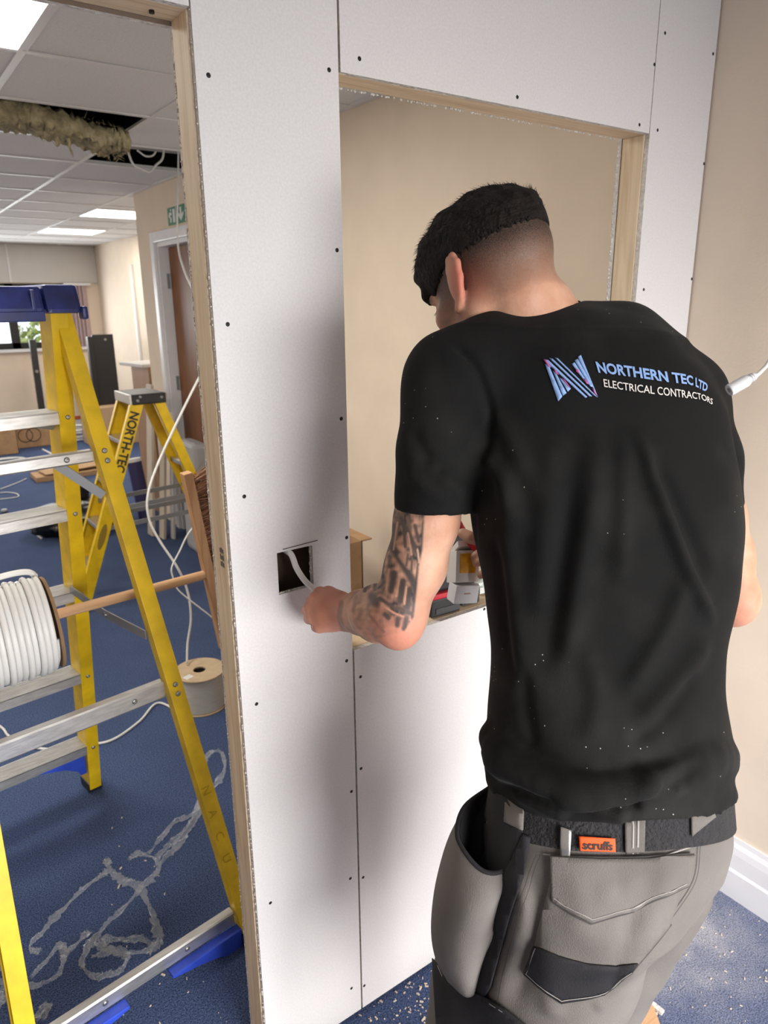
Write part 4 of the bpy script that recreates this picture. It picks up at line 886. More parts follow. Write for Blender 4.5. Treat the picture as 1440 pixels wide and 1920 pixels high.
# --- body: head, neck, arms with hands, trunk, legs in one skin
B = Field((.44, -.86, -.0), (1.22, .04, 1.87), .0036)
B.loft([(c, a*.86, b*.82) for c, a, b in T_rows[1:-2]], TU, TR, TF)
B.chain([NK-np.array([0, 0, .03]), SL], [.04, .045], .04); B.chain([NK-np.array([0, 0, .03]), SR], [.04, .045], .04)
HC = at(921, 518, 1.085); ha = math.radians(-7); hp = math.radians(27)
HR = np.array([math.cos(ha), -math.sin(ha), 0]); HF0 = np.array([math.sin(ha), math.cos(ha), 0]); HF = HF0*math.cos(hp)-np.array([0, 0, 1])*math.sin(hp); HU = np.cross(HR, HF)
def h(r_, f_, u_): return HC+HR*r_+HF*f_+HU*u_
HA = (HR, HF, HU)
B.chain([at(1030, 650, 1.085), at(1000, 600, 1.09), h(0, -.035, -.055)], [.066, .060, .056], .03); B.chain([at(960, 625, 1.12), h(0, .02, -.07)], [.05, .045], .03)
B.ell(h(0, -.007, .018), (.0755, .1015, .088), HA, .02); B.ell(h(0, .045, -.055), (.056, .056, .075), HA, .03)
for s_ in (-1, 1):
    B.chain([h(s_*.056, .0, -.045), h(s_*.046, .03, -.088), h(s_*.012, .080, -.112)], [.022, .020, .018], .025)
    B.ell(h(s_*.046, .063, -.035), (.022, .022, .018), HA, .02)
B.chain([h(0, .096, -.005), h(0, .108, -.035), h(0, .113, -.047)], [.008, .010, .013], .012); B.chain([h(-.034, .086, .006), h(.034, .086, .006)], [.012, .012], .015)
B.ell(h(0, .094, -.075), (.024, .011, .006), HA, .006); B.ell(h(0, .093, -.086), (.021, .011, .007), HA, .006); B.ell(h(0, .088, -.112), (.020, .016, .016), HA, .02)
for s_ in (-1, 1):
    B.ell(h(s_*.032, .093, -.012), (.014, .010, .010), HA, .008, 'sub'); B.ell(h(s_*.032, .080, -.012), (.0125, .0125, .0125), HA, .001)
    # ear: thin shell standing off the head, rim, lobe
    eo = h(s_*.0765, .014, -.008); er = unit(HR*s_*.34-HF*.94); eu = unit(HU*1.0-HF*.12); en = unit(np.cross(er, eu)); ew = unit(np.cross(eu, en))
    B.ell(eo+er*.012+HR*s_*.003, (.018, .0050, .032), (ew, en, eu), .006)
    ew = er; sg = 1.12
    rim = [eo+eu*.020+ew*sg*-.002, eo+eu*.034+ew*sg*.006, eo+eu*.034+ew*sg*.018, eo+eu*.020+ew*sg*.026, eo+eu*.0+ew*sg*.025, eo-eu*.020+ew*sg*.017, eo-eu*.034+ew*sg*.006, eo-eu*.036+ew*sg*-.001]
    B.chain(rim, [.0042, .0046, .0048, .0048, .0046, .0048, .0062, .0058], .004)
# left arm
B.chain([SL, at(822, 830, 1.037), at(800, 975, 1.045)], [.052, .047, .0445], .02); B.chain([at(800, 975, 1.045), at(780, 1060, 1.06), at(745, 1150, 1.075)], [.0440, .042, .040], .02)
B.chain([at(745, 1150, 1.075), at(712, 1150, 1.12), at(680, 1148, 1.18), EW], [.0425, .042, .034, .0275], .02); B.ell(at(748, 1186, 1.068), (.026, .026, .024), (CR, _fw, CU), .02)
# left hand: fist round the cable, knuckles to the left
def hand_pt(x, y, d): return at(x, y, d)
B.ell(at(622, 1146, 1.262), (.034, .024, .034), (CR, _fw, CU), .015); B.chain([EW, at(622, 1148, 1.265)], [.027, .027], .02)
kn = [((592, 1121, 1.272), (584, 1128, 1.312), (598, 1130, 1.335), (616, 1131, 1.330)), ((583, 1139, 1.270), (577, 1144, 1.312), (590, 1147, 1.338), (612, 1147, 1.335)),
      ((586, 1158, 1.268), (580, 1160, 1.308), (592, 1163, 1.333), (612, 1162, 1.330)), ((599, 1176, 1.264), (593, 1176, 1.298), (602, 1178, 1.320), (618, 1176, 1.320))]
for i, (a, b, c, d) in enumerate(kn):
    r_ = (.0105, .0108, .0102, .0092)[i]; B.chain([at(632, 1135+9*i, 1.258), at(*a)], [.013, r_+.0015], .008); B.chain([at(*a), at(*b), at(*c), at(*d)], [r_+.001, r_, r_*.92, r_*.85], .003)
B.chain([at(638, 1125, 1.25), at(616, 1113, 1.272), at(600, 1112, 1.300), at(594, 1122, 1.322)], [.016, .0125, .0105, .0092], .008)
# right arm and hand
B.chain([SR, at(1325, 870, 1.15), at(1345, 970, 1.16)], [.05, .045, .040], .02); B.chain([at(1345, 970, 1.16), at(1360, 1040, 1.17), ER], [.040, .040, .038], .02); B.ell(at(1376, 1142, 1.17), (.027, .027, .026), (CR, _fw, CU), .02)
B.chain([ER, at(1270, 1105, 1.22), at(1120, 1080, 1.29), WR], [.040, .040, .034, .027], .02); RP = at(945, 1052, 1.375); B.chain([WR, RP], [.026, .027], .02); B.ell(RP, (.036, .022, .036), (CR, _fw, CU), .02)
for pts, r_ in (([(950, 1030, 1.37), (905, 1015, 1.36), (882, 1008, 1.365), (868, 1000, 1.375)], .0115), ([(930, 1038, 1.385), (905, 1034, 1.395), (888, 1044, 1.402)], .0098), ([(930, 1055, 1.38), (907, 1050, 1.39), (893, 1056, 1.398)], .0098), ([(935, 1072, 1.375), (914, 1072, 1.38), (902, 1078, 1.385)], .0092), ([(940, 1086, 1.365), (922, 1090, 1.37), (914, 1098, 1.375)], .0082)):
    B.chain([at(*q) for q in pts], [r_*1.25]+[r_]*(len(pts)-2)+[r_*.9], .004)
# pelvis and legs
HL, HRj = at(1075, 1640, 1.05), at(1215, 1645, 1.14)
KL, KR = at(925, 1965, 1.17), at(1108, 1895, 1.29)
AL, AR = np.array([KL[0]+.01, KL[1]+.04, .09]), np.array([KR[0]+.03, KR[1]+.05, .09])
B.chain([pel, HL], [.10, .07], .04); B.chain([pel, HRj], [.10, .07], .04)
B.chain([HL, KL, (KL+AL)/2+np.array([0, -.02, .05]), AL], [.075, .055, .052, .037], .03); B.chain([HRj, KR, (KR+AR)/2+np.array([0, -.02, .05]), AR], [.075, .055, .052, .037], .03)
for a_, dz in ((AL, unit((.15, 1, 0))), (AR, unit((.5, .9, 0)))): B.chain([a_, a_+dz*.06-np.array([0, 0, .035]), a_+dz*.16-np.array([0, 0, .055])], [.036, .034, .024], .02)
Vb, Fb = B.mesh(); Vb = relax(Vb, Fb, 1, .4)
body = None
# skin pigment masks: faded hair stubble on the skull, tattoo on the left arm
def build_body():
    global body, Vb, Fb
    body = fastmesh('body', Vb, Fb, mat_skin(), per); me = body.data
    # finer mesh on the tattooed arm
    bm = bmesh.new(); bm.from_mesh(me); px, py = proj(Vb); bm.verts.ensure_lookup_table()
    selv = set(np.where((Vb[:, 2] < 1.42) & (Vb[:, 2] > 1.05) & (px > 560) & (px < 830) & (Vb[:, 1] < -.05) & (Vb[:, 0] < .74))[0].tolist())
    eds = [e for e in bm.edges if e.verts[0].index in selv and e.verts[1].index in selv]
    bmesh.ops.subdivide_edges(bm, edges=eds, cuts=1, use_grid_fill=True); bm.to_mesh(me); bm.free(); me.shade_smooth()
    V = np.empty(len(me.vertices)*3, np.float32); me.vertices.foreach_get('co', V); V = V.reshape(-1, 3).astype(float); Nn = np.empty(len(V)*3, np.float32); me.vertices.foreach_get('normal', Nn); Nn = Nn.reshape(-1, 3)
    q = V-HC; lr, lf, lu = q@HR, q@HF, q@HU
    isH = (np.linalg.norm(q, axis=1) < .14); line = .006-.10*np.clip(lf-.03, 0, .1); fade = np.clip((lu-line+.066)/.078, 0, 1)**.55*isH
    face = np.clip((lf-.058)/.02, 0, 1)*np.clip((.055-lu)/.02, 0, 1); fade *= 1-face
    eard = (np.abs(lr) > .080)&(lu < .03); fade[eard] = 0
    brow = np.exp(-(((np.abs(lr)-.032)/.018)**4+((lu-.006)/.005)**2))*(lf > .08)
    fade = np.maximum(fade*.93, brow*.8)
    px, py = proj(V); arm = (V[:, 2] < 1.42) & (V[:, 2] > 1.03) & (px > 560) & (px < 815) & (V[:, 0] < .76) & (V[:, 1] < -.04)
    xb = np.interp(py, [950, 979, 1031, 1063, 1092, 1157, 1183, 1200], [800, 797, 794, 787, 785, 778, 761, 700])
    reg = np.clip((xb-px)/4, 0, 1)*arm
    nz = lambda s_, sd: (np.sin(V@(np.random.default_rng(sd).normal(size=(10, 3))*s_).T+np.arange(10)).mean(1))
    t = .62+.8*nz(95, 1)+.8*nz(230, 2)+.5*nz(420, 3)
    elbow = np.exp(-(((px-745)/48)**2+((py-1190)/26)**2)); t *= (1-.9*elbow)
    hand = np.clip((668-px)/22, 0, 1); t *= 1-hand
    fore = np.clip((720-px)/30, 0, 1)*np.clip((py-1075)/30, 0, 1); t = t*(1-.45*fore)
    def stroke(pts, w_, a):
        nonlocal t
        P = np.array(pts, float); bd = np.full(len(V), 1e9)
        for i in range(len(P)-1):
            ab = P[i+1]-P[i]; u = np.clip(((px-P[i, 0])*ab[0]+(py-P[i, 1])*ab[1])/(ab@ab), 0, 1); bd = np.minimum(bd, np.hypot(px-P[i, 0]-u*ab[0], py-P[i, 1]-u*ab[1]))
        k = np.exp(-(bd/w_)**4); t = t*(1-k)+a*k
    for a in ([(728, 975), (722, 1010), (712, 1060)], [(748, 962), (742, 1010)], [(764, 970), (770, 1010), (780, 1040)], [(700, 1060), (690, 1100)]): stroke(a, 4, .75)
    stroke([(722, 1005), (745, 1040), (772, 1085), (784, 1112)], 8, .95); stroke([(752, 972), (775, 1020), (788, 1050)], 5, .9); stroke([(795, 979), (792, 1031), (784, 1063), (781, 1092), (774, 1157)], 3.5, .95)
    for a in ([(717, 1045), (712, 1080)], [(739, 1075), (733, 1108)], [(756, 1090), (750, 1125)], [(768, 1105), (764, 1140)]): stroke(a, 6.5, .95)
    for a in ([(729, 1068), (724, 1105)], [(748, 1088), (743, 1118)], [(762, 1100), (758, 1132)]): stroke(a, 2.2, .12)
    stroke([(712, 1122), (740, 1140), (776, 1152)], 4, .9); stroke([(716, 1134), (740, 1150), (770, 1162)], 2, .1)
    for a in ([(722, 1152), (728, 1158)], [(746, 1160), (745, 1172)], [(762, 1160), (758, 1178)]): stroke(a, 5.5, .92)
    for a in ([(738, 985), (733, 1025)], [(757, 985), (760, 1025)], [(778, 985), (785, 1015)], [(706, 1075), (703, 1105)], [(690, 1085), (684, 1108)]): stroke(a, 3.5, .9)
    for a in ([(745, 980), (738, 1030)], [(765, 1000), (772, 1040)], [(783, 1030), (786, 1055)], [(702, 1070), (696, 1105)], [(716, 1010), (706, 1050)]): stroke(a, 1.8, .15)
    stroke([(752, 1042), (768, 1062)], 6, .35); stroke([(765, 1040), (762, 1060)], 2.5, .85); stroke([(773, 1045), (771, 1072)], 2.5, .85)
    stroke([(698, 1118), (704, 1130)], 9, .9); stroke([(640, 1130), (636, 1155), (644, 1185)], 5, .5); stroke([(668, 1120), (662, 1145)], 4, .55); stroke([(690, 1150), (720, 1185)], 3, .5); stroke([(650, 1180), (690, 1205)], 5, .45)
    tat = np.clip(t, 0, 1)*reg
    for nm, val in (('fade', fade), ('tattoo', tat)):
        at_ = me.attributes.new(nm, 'FLOAT', 'POINT'); at_.data.foreach_set('value', val.astype(np.float32))
    flush = np.clip(np.exp(-((np.linalg.norm(V-h(-.085, -.015, -.012), axis=1)/.035)**2))+.7*np.exp(-((np.linalg.norm(V-at(748, 1190, 1.05), axis=1)/.05)**2))+.5*(px < 660)*(V[:, 1] > -.2)*(V[:, 2] < 1.25)+.4*np.exp(-((np.linalg.norm(V-at(1376, 1150, 1.15), axis=1)/.04)**2)), 0, 1)
    at_ = me.attributes.new('flush', 'FLOAT', 'POINT'); at_.data.foreach_set('value', flush.astype(np.float32))
def mat_skin():
    m = mat('skin', (.60, .335, .22), .52, spec=.35, sub=.12, bump=(160, .10)); nt = m.node_tree; b = nt.nodes['Principled BSDF']; L = nt.links.new
    def attr(n_): a = nt.nodes.new('ShaderNodeAttribute'); a.attribute_name = n_; return a
    tc = nt.nodes.new('ShaderNodeTexCoord'); n = nt.nodes.new('ShaderNodeTexNoise'); n.inputs['Scale'].default_value = 22; n.inputs['Detail'].default_value = 5; L(tc.outputs['Object'], n.inputs['Vector'])
    r = nt.nodes.new('ShaderNodeValToRGB'); r.color_ramp.elements[0].color = (.50, .25, .155, 1); r.color_ramp.elements[1].color = (.66, .39, .27, 1); r.color_ramp.elements[0].position = .3; r.color_ramp.elements[1].position = .7; L(n.outputs['Fac'], r.inputs[0])
    m0 = nt.nodes.new('ShaderNodeMixRGB'); L(attr('flush').outputs['Fac'], m0.inputs[0]); L(r.outputs[0], m0.inputs[1]); m0.inputs[2].default_value = (.58, .19, .13, 1)
    m1 = nt.nodes.new('ShaderNodeMixRGB'); L(attr('tattoo').outputs['Fac'], m1.inputs[0]); L(m0.outputs[0], m1.inputs[1]); m1.inputs[2].default_value = (.045, .042, .042, 1)
    n2 = nt.nodes.new('ShaderNodeTexNoise'); n2.inputs['Scale'].default_value = 700; L(tc.outputs['Object'], n2.inputs['Vector'])
    ad = nt.nodes.new('ShaderNodeMath'); ad.operation = 'MULTIPLY_ADD'; L(n2.outputs['Fac'], ad.inputs[0]); ad.inputs[1].default_value = .5; ad.inputs[2].default_value = .75
    mu = nt.nodes.new('ShaderNodeMath'); mu.operation = 'MULTIPLY'; mu.use_clamp = True; L(attr('fade').outputs['Fac'], mu.inputs[0]); L(ad.outputs[0], mu.inputs[1])
    m2 = nt.nodes.new('ShaderNodeMixRGB'); L(mu.outputs[0], m2.inputs[0]); L(m1.outputs[0], m2.inputs[1]); m2.inputs[2].default_value = (.018, .013, .011, 1); L(m2.outputs[0], b.inputs['Base Color']); return m
build_body()

# --- hair: short textured crop on top
Hf = Field(HC-.17, HC+.17, .003)
Hf.ell(h(0, -.006, .044), (.0795, .1065, .0770), HA, .01); Hf.ell(h(0, .052, .048), (.066, .050, .060), HA, .03)
Hf.chain([h(-.045, .086, .045), h(-.02, .098, .034), h(.02, .098, .034), h(.045, .086, .045)], [.010, .010, .010, .010], .02); Hf.chain([h(-.050, .082, .035), h(-.040, .098, .018), h(-.028, .106, .008)], [.007, .006, .003], .01)
sl, X, Y, Z = Hf.box(HC-.17, HC+.17); lu = (X-HC[0])*HU[0]+(Y-HC[1])*HU[1]+(Z-HC[2])*HU[2]; lf = (X-HC[0])*HF[0]+(Y-HC[1])*HF[1]+(Z-HC[2])*HF[2]; lr = (X-HC[0])*HR[0]+(Y-HC[1])*HR[1]+(Z-HC[2])*HR[2]
lim = .012-.40*np.clip(lf-.055, 0, .06)
Hf.d = np.maximum(Hf.d, ((lim-lu)*.8).astype(np.float32))
Hf.d = np.maximum(Hf.d, (.0-(np.sqrt((lr/.0752)**2+((lf+.007)/.101)**2+((lu-.018)/.0875)**2)-1)*.07).astype(np.float32))
Vh, Fh = Hf.mesh(); Nh = normals(Vh, Fh); ks = rn.normal(size=(16, 3)); 
fl_ = Vh-HC; sc_ = np.stack([fl_@HR*1.0, fl_@HF*.35, fl_@HU*.6], 1); Vh = Vh+Nh*(np.sin(sc_@(ks*190).T+np.arange(16)).mean(1)*.009*np.clip((fl_@HU-.025)/.03, 0, 1))[:, None]
M_hair = mat('dark brown hair', (.0095, .0065, .005), .7, spec=.22, noise=(90, .5, (1, 1, 1)), bump=(120, .8))
hair = fastmesh('hair', Vh, Fh, M_hair, per)
mb = MB(); sel = rn.choice(len(Vh), 5200)
for i in sel:
    if (Vh[i]-HC)@Nh[i] < 0: continue
    l_f, l_u, l_r = (Vh[i]-HC)@HF, (Vh[i]-HC)@HU, (Vh[i]-HC)@HR
    comb = HF*.9+HR*rn.normal()*.35+HU*(-.2 if l_f > .05 else .2); comb = comb-Nh[i]*(comb@Nh[i])
    edge = np.clip((l_u-.03)/.03, .25, 1); dr_ = unit(unit(comb)*1.0+Nh[i]*(.35+.25*rn.random())) if l_u > .045 else unit(-HU*.8+Nh[i]*.25+rn.normal(size=3)*.2)
    ln = (.011+.006*rn.random())*edge; sd = unit(np.cross(dr_, Nh[i]+rn.normal(size=3)*.3))*.0007; p1 = Vh[i]-Nh[i]*.002
    mb.add([p1-sd, p1+sd, p1+dr_*ln], [(0, 1, 2)])
mb.build('strands', M_hair, hair, kind='stuff')
# eyelashes
for s_ in (-1, 1):
    mb = MB()
    for k in range(12):
        p1 = h(s_*(.020+.002*k), .0915-.0004*k, -.013); mb.tube([p1, p1+HF*.007-HU*.003+HR*s_*.001*(k-5)*.3], [.0006, .0002], 4)
    mb.build('eyelashes', M_hair, per, kind='stuff')
    MB().lathe([(.00001, -.001), (.0055, -.0004), (.006, 0.0), (.00001, 0)], h(s_*.032, .0923, -.013), -HF, 14).build('iris', mat('iris', (.04, .03, .02), .2), per)

# --- shorts
Q = Field((.42, -.88, .34), (1.10, -.25, 1.08), .0045)
prows = [row(1462, 932, 1348, 1.034, .117), row(1500, 924, 1352, 1.034, .120), row(1560, 915, 1352, 1.037, .124), row(1620, 912, 1335, 1.045, .124), row(1680, 915, 1300, 1.06, .11)]
Q.loft(prows, TU, TR, TF, .02)
Q.ell(at(1110, 1650, 1.0), (.10, .08, .10), (TR, TF, TU), .06)
Q.chain([at(1085, 1660, 1.04), at(1045, 1790, 1.075), KL], [.116, .110, .096], .04); Q.chain([at(965, 1690, 1.10), at(915, 1850, 1.16), at(885, 1990, 1.20)], [.07, .082, .084], .04); Q.chain([at(1225, 1645, 1.14), at(1162, 1770, 1.21), at(1107, 1893, 1.285)], [.088, .080, .074], .02)
Q.plane(at(1132, 1468, 1.034), TU)
cut_sleeve(Q, at(1162, 1770, 1.21), at(1109, 1890, 1.283), .10)
cut_sleeve(Q, at(1045, 1790, 1.075), at(918, 2000, 1.18), .15)
Q.cone(at(1112, 1880, 1.276), at(1100, 1915, 1.30), .066, .068, .004, 'sub')
Vq, Fq = Q.mesh(); Vq = relax(Vq, Fq, 2); Nq = normals(Vq, Fq); tQ = bvh(Vq, Fq)
fq = [([(960, 1620), (985, 1700), (960, 1800), (930, 1900)], .006, .014), ([(1010, 1640), (1000, 1760), (965, 1880)], -.005, .010), ([(1060, 1700), (1120, 1760), (1190, 1760)], .006, .02), ([(1250, 1600), (1230, 1690), (1180, 1790)], .005, .012),
      ([(1200, 1690), (1170, 1760), (1140, 1850)], -.006, .010), ([(1040, 1780), (1030, 1850), (1040, 1910)], .006, .016), ([(1090, 1690), (1075, 1640)], .003, .01), ([(1130, 1690), (1145, 1640)], .003, .01), ([(1170, 1670), (1190, 1630)], .003, .01), ([(1205, 1800), (1150, 1860), (1110, 1890)], .005, .012)]
Vq = ridges(Vq, Nq, tQ, fq); Vq = Vq+Nq*(np.sin(Vq@(rn.normal(size=(14, 3))*24).T+np.arange(14)).mean(1)*.0075)[:, None]; Vq = relax(Vq, Fq, 1, .4); tQ = bvh(Vq, Fq)
M_sh = mat('grey twill work cloth', (.155, .141, .130), .85, spec=.2, noise=(9, .14), bump=(600, .25)); M_shb = mat('black canvas panel', (.020, .019, .021), .8, spec=.25, noise=(14, .25), bump=(500, .2)); M_st = mat('grey stitching', (.33, .30, .28), .8)
shorts = fastmesh('work_shorts', Vq, Fq, M_sh, per)

# --- belt, loops, label, pockets of the shorts
bc = at(1132, 1506, 1.034); ring = []
for k in range(72):
    a = 2*math.pi*k/72; d = TR*math.cos(a)+TF*math.sin(a); rr = []
    for off in (-.019, .019):
        o_ = bc+TU*off; hh_ = tQ.ray_cast(Vector(o_+d*.3), Vector(-d), .4); rr.append(np.array(hh_[0])+d*.0045 if hh_[0] is not None else o_+d*.15)
    ring.append(rr)
v = []; f = []
for k in range(72):
    d = TR*math.cos(2*math.pi*k/72)+TF*math.sin(2*math.pi*k/72); v += [ring[k][0], ring[k][1], ring[k][1]-d*.008, ring[k][0]-d*.008]
for k in range(72):
    a, b = k*4, ((k+1) % 72)*4
    for j in range(4): f.append((a+j, a+(j+1) % 4, b+(j+1) % 4, b+j))
M_belt = mat('black webbing', (.013, .012, .014), .75, noise=(90, .3), bump=(220, .6)); belt = meshobj('belt', v, f, M_belt, per, False)
vb_ = v; tBelt = bvh(np.concatenate([Vq, np.array(v)]), [tuple(q) for q in Fq]+[tuple(np.array(q)+len(Vq)) for q in f])
for poly in ([(951, 1488), (984, 1496), (982, 1556), (948, 1540)], [(1170, 1536), (1208, 1530), (1206, 1598), (1171, 1600)], [(1292, 1487), (1330, 1440), (1342, 1445), (1338, 1530), (1294, 1566)], ):
    patch('belt_loop', tBelt, poly, M_sh, belt, .004, 10, thick=.003)
for poly in ([(1184, 1536), (1187, 1536), (1186, 1599), (1183, 1599)], [(1193, 1534), (1196, 1534), (1195, 1598), (1192, 1598)]): patch('loop_stitching', tBelt, poly, M_st, belt, .0048, 20, thick=0)
patch('belt_tip', tBelt, [(1053, 1548), (1072, 1555), (1069, 1612), (1051, 1602)], mat('steel', (.45, .44, .43), .35, metal=.8), belt, .006, 10, thick=.004)
lab = patch('brand_tab', tBelt, [(1085, 1566), (1151, 1570), (1152, 1595), (1087, 1593)], mat('orange woven tab', (.85, .10, .012), .7), belt, .0055, 10, thick=.002)
def text_patch(name, tree, s, top, bot, us, m, parent, lift, bold=.02, thick=0):
    v_, f_ = text2d(s, bold); T_ = [np.array(q, float) for q in top]; B_ = [np.array(q, float) for q in bot]
    ix = lambda A, c, u: np.interp(u, us, [q[c] for q in A])
    # smooth curves through control points
    uu = np.linspace(0, 1, (len(us)-1)*8+1); kk = np.interp(uu, np.linspace(0, 1, len(us)), us); tp_ = np.array(spline(T_, 8)); bp_2 = np.array(spline(B_, 8))
    poly = []
    for a, b in v_:
        t0 = np.array([np.interp(a, kk, tp_[:, 0]), np.interp(a, kk, tp_[:, 1])]); b0 = np.array([np.interp(a, kk, bp_2[:, 0]), np.interp(a, kk, bp_2[:, 1])]); q = b0+(t0-b0)*b; poly.append(tuple(q))
    return patch(name, tree, poly, m, parent, lift, 16, faces=f_, thick=thick, smooth=False)
text_patch('tab_lettering', tBelt, 'scruffs', [(1092, 1573), (1120, 1574), (1147, 1576)], [(1092, 1590), (1120, 1591), (1146, 1592)], [0, .5, 1], M_ink, lab, .0064, .03)
# back pocket, flap, reinforced black bottom, side seam panel
pk = patch('back_pocket', tQ, [(1036, 1640), (1285, 1640), (1250, 1735), (1195, 1802), (1130, 1858), (1050, 1874), (986, 1822), (1004, 1772)], M_sh, shorts, .0045, 14, thick=.004)
patch('pocket_reinforcement', tQ, [(1005, 1770), (1050, 1788), (1100, 1800), (1150, 1805), (1192, 1800), (1183, 1816), (1130, 1858), (1090, 1868), (1050, 1875), (1018, 1850), (986, 1822)], M_shb, pk, .0070, 12, thick=.002)
def stitch(pts, name='stitching', lift=.0084, w_=1.2, tree=None, parent=None, m=None):
    P = np.array(spline([np.array(q, float) for q in pts], 6)); 
    n_ = np.gradient(P, axis=0); n_ = np.stack([-n_[:, 1], n_[:, 0]], 1); n_ /= np.linalg.norm(n_, axis=1)[:, None]+1e-9
    poly = [tuple(q) for q in P+n_*w_/2]+[tuple(q) for q in P-n_*w_/2]; k = len(P); fs = [(i, i+1, k+i+1, k+i) for i in range(k-1)]
    return patch(name, tree or tQ, poly, m or M_st, parent or pk, lift, 400, faces=fs, thick=0)
stitch([(992, 1820), (1020, 1845), (1050, 1868)]); stitch([(1050, 1868), (1130, 1852), (1182, 1812)]); stitch([(1012, 1774), (994, 1820)])
patch('pocket_flap', tQ, [(1034, 1602), (1120, 1607), (1210, 1606), (1296, 1598), (1282, 1654), (1200, 1692), (1105, 1724), (1070, 1706), (1037, 1683)], M_sh, shorts, .0095, 12, thick=.006)
stitch([(1041, 1678), (1072, 1700), (1106, 1717)], lift=.0102, parent=shorts); stitch([(1106, 1717), (1195, 1688), (1277, 1650)], lift=.0102, parent=shorts)
M_edge_shade = mat('dark seam and edge shade', (.055, .050, .047), .9)  # dark lines below paint the shadow gap around flap and pocket edges
for L_ in ([(1034, 1604), (1036, 1645), (1036, 1686)], [(1036, 1686), (1070, 1710), (1105, 1728)], [(1105, 1728), (1200, 1696), (1284, 1657)], [(1034, 1602), (1120, 1605), (1210, 1604), (1296, 1597)]): stitch(L_, 'flap_edge_shade', lift=.0062, parent=shorts, m=M_edge_shade, w_=3.2)
for L_ in ([(1034, 1690), (1018, 1730), (1002, 1774)], [(1002, 1774), (992, 1800), (983, 1822)], [(983, 1822), (1015, 1852), (1050, 1878)], [(1050, 1878), (1130, 1862), (1186, 1816)], [(1186, 1816), (1225, 1770), (1256, 1730)]): stitch(L_, 'pocket_edge_shade', lift=.003, parent=pk, m=M_edge_shade, w_=3.0)
patch('side_panel', tQ, [(985, 1560), (998, 1568), (985, 1640), (960, 1720), (925, 1850), (905, 1880), (895, 1840), (925, 1740), (950, 1640)], M_shb, shorts, .004, 12, thick=.002)
stitch([(1015, 1600), (1000, 1640), (975, 1720), (945, 1830), (935, 1880)], lift=.0045, parent=shorts, m=mat('dark seam and edge shade', (.10, .09, .085), .9)); stitch([(1008, 1600), (992, 1640), (966, 1720), (936, 1830)], lift=.0045, parent=shorts, m=mat('dark seam and edge shade', (.10, .09, .085), .9))
stitch([(1020, 1600), (1120, 1612), (1220, 1608), (1310, 1580)], lift=.0035, parent=shorts, w_=2); stitch([(1310, 1580), (1300, 1650), (1255, 1720), (1200, 1800)], lift=.0035, parent=shorts, w_=1.6, m=mat('dark seam and edge shade', (.10, .09, .085), .9))
patch('knee_panel', tQ, [(818, 1800), (850, 1830), (900, 1858), (950, 1885), (1000, 1925), (1000, 1990), (830, 1990)], M_shb, shorts, .005, 14, thick=.003)
stitch([(828, 1812), (850, 1860), (880, 1925)], lift=.0078, parent=shorts); stitch([(905, 1866), (950, 1892), (1000, 1935)], lift=.0078, parent=shorts)
patch('hip_panel', tQ, [(920, 1478), (950, 1490), (985, 1560), (960, 1640), (930, 1650), (905, 1640), (905, 1520)], M_shb, shorts, .003, 12, thick=.002)
# hanging holster pocket on the left hip
rowsH = [[(990, 1568, .985), (950, 1628, .965), (908, 1634, .965), (872, 1598, .985), (857, 1560, 1.01), (872, 1512, 1.045), (922, 1474, 1.06)],
         [(972, 1608, .985), (938, 1668, .962), (895, 1672, .962), (858, 1640, .985), (842, 1604, 1.02), (842, 1574, 1.05), (850, 1556, 1.075)],
         [(948, 1672, .992), (915, 1716, .965), (876, 1716, .965), (842, 1692, .992), (822, 1668, 1.025), (818, 1658, 1.06), (824, 1648, 1.085)],
         [(925, 1742, 1.01), (898, 1768, .985), (864, 1770, .985), (832, 1756, 1.01), (814, 1745, 1.045), (810, 1738, 1.07), (818, 1730, 1.095)],
         [(904, 1808, 1.03), (888, 1826, 1.012), (866, 1828, 1.012), (840, 1814, 1.03), (824, 1802, 1.06), (818, 1796, 1.08), (824, 1790, 1.10)],
         [(892, 1856, 1.05), (885, 1866, 1.04), (874, 1868, 1.04), (862, 1860, 1.05), (848, 1846, 1.07), (840, 1838, 1.09), (842, 1832, 1.105)]]
G = [[np.array(q) for q in spline([at(*p_) for p_ in r], 6)] for r in rowsH]; G = np.array(G); cols = []
for j in range(G.shape[1]): cols.append(np.array(spline(list(G[:, j]), 6)))
G = np.array(cols).transpose(1, 0, 2); nr, nc = G.shape[:2]
v = G.reshape(-1, 3); f = [(i*nc+j, i*nc+j+1, (i+1)*nc+j+1, (i+1)*nc+j) for i in range(nr-1) for j in range(nc-1)]
hol = meshobj('holster_pocket', v, f, M_sh, per); md = hol.modifiers.new('thickness', 'SOLIDIFY'); md.thickness = .003; md.offset = 0
MB().tube([q for q in G[0]], .0035, 6).build('pocket_binding', M_shb, hol, smooth=True)
MB().tube([q for q in G[:, 0]], .0035, 6).build('pocket_seam', M_sh, hol, smooth=True)
MB().tube([q+np.array([0, 0, -.018]) for q in G[0][4:22]], .003, 6).build('pocket_trim', M_shb, hol, smooth=True)
bk = []
for i in range(0, nr, 3):
    for t in np.linspace(0, 1, 8): bk.append(G[i, 0]*(1-t)+G[i, -1]*t+_fw*.012*math.sin(t*math.pi))
nb_ = len(range(0, nr, 3)); meshobj('pocket_backing', bk, [(i*8+j, i*8+j+1, (i+1)*8+j+1, (i+1)*8+j) for i in range(nb_-1) for j in range(7)], M_shb, hol)
# dark lining seen inside the mouth
lin = [[q*1.0 for q in G[0]], [q+np.array([0, 0, -.05])+TR*.012 for q in G[0]]]
v = [q+TR*.004 for q in lin[0]]+lin[1]; meshobj('pocket_lining', v, [(j, j+1, nc+j+1, nc+j) for j in range(nc-1)], M_shb, hol)

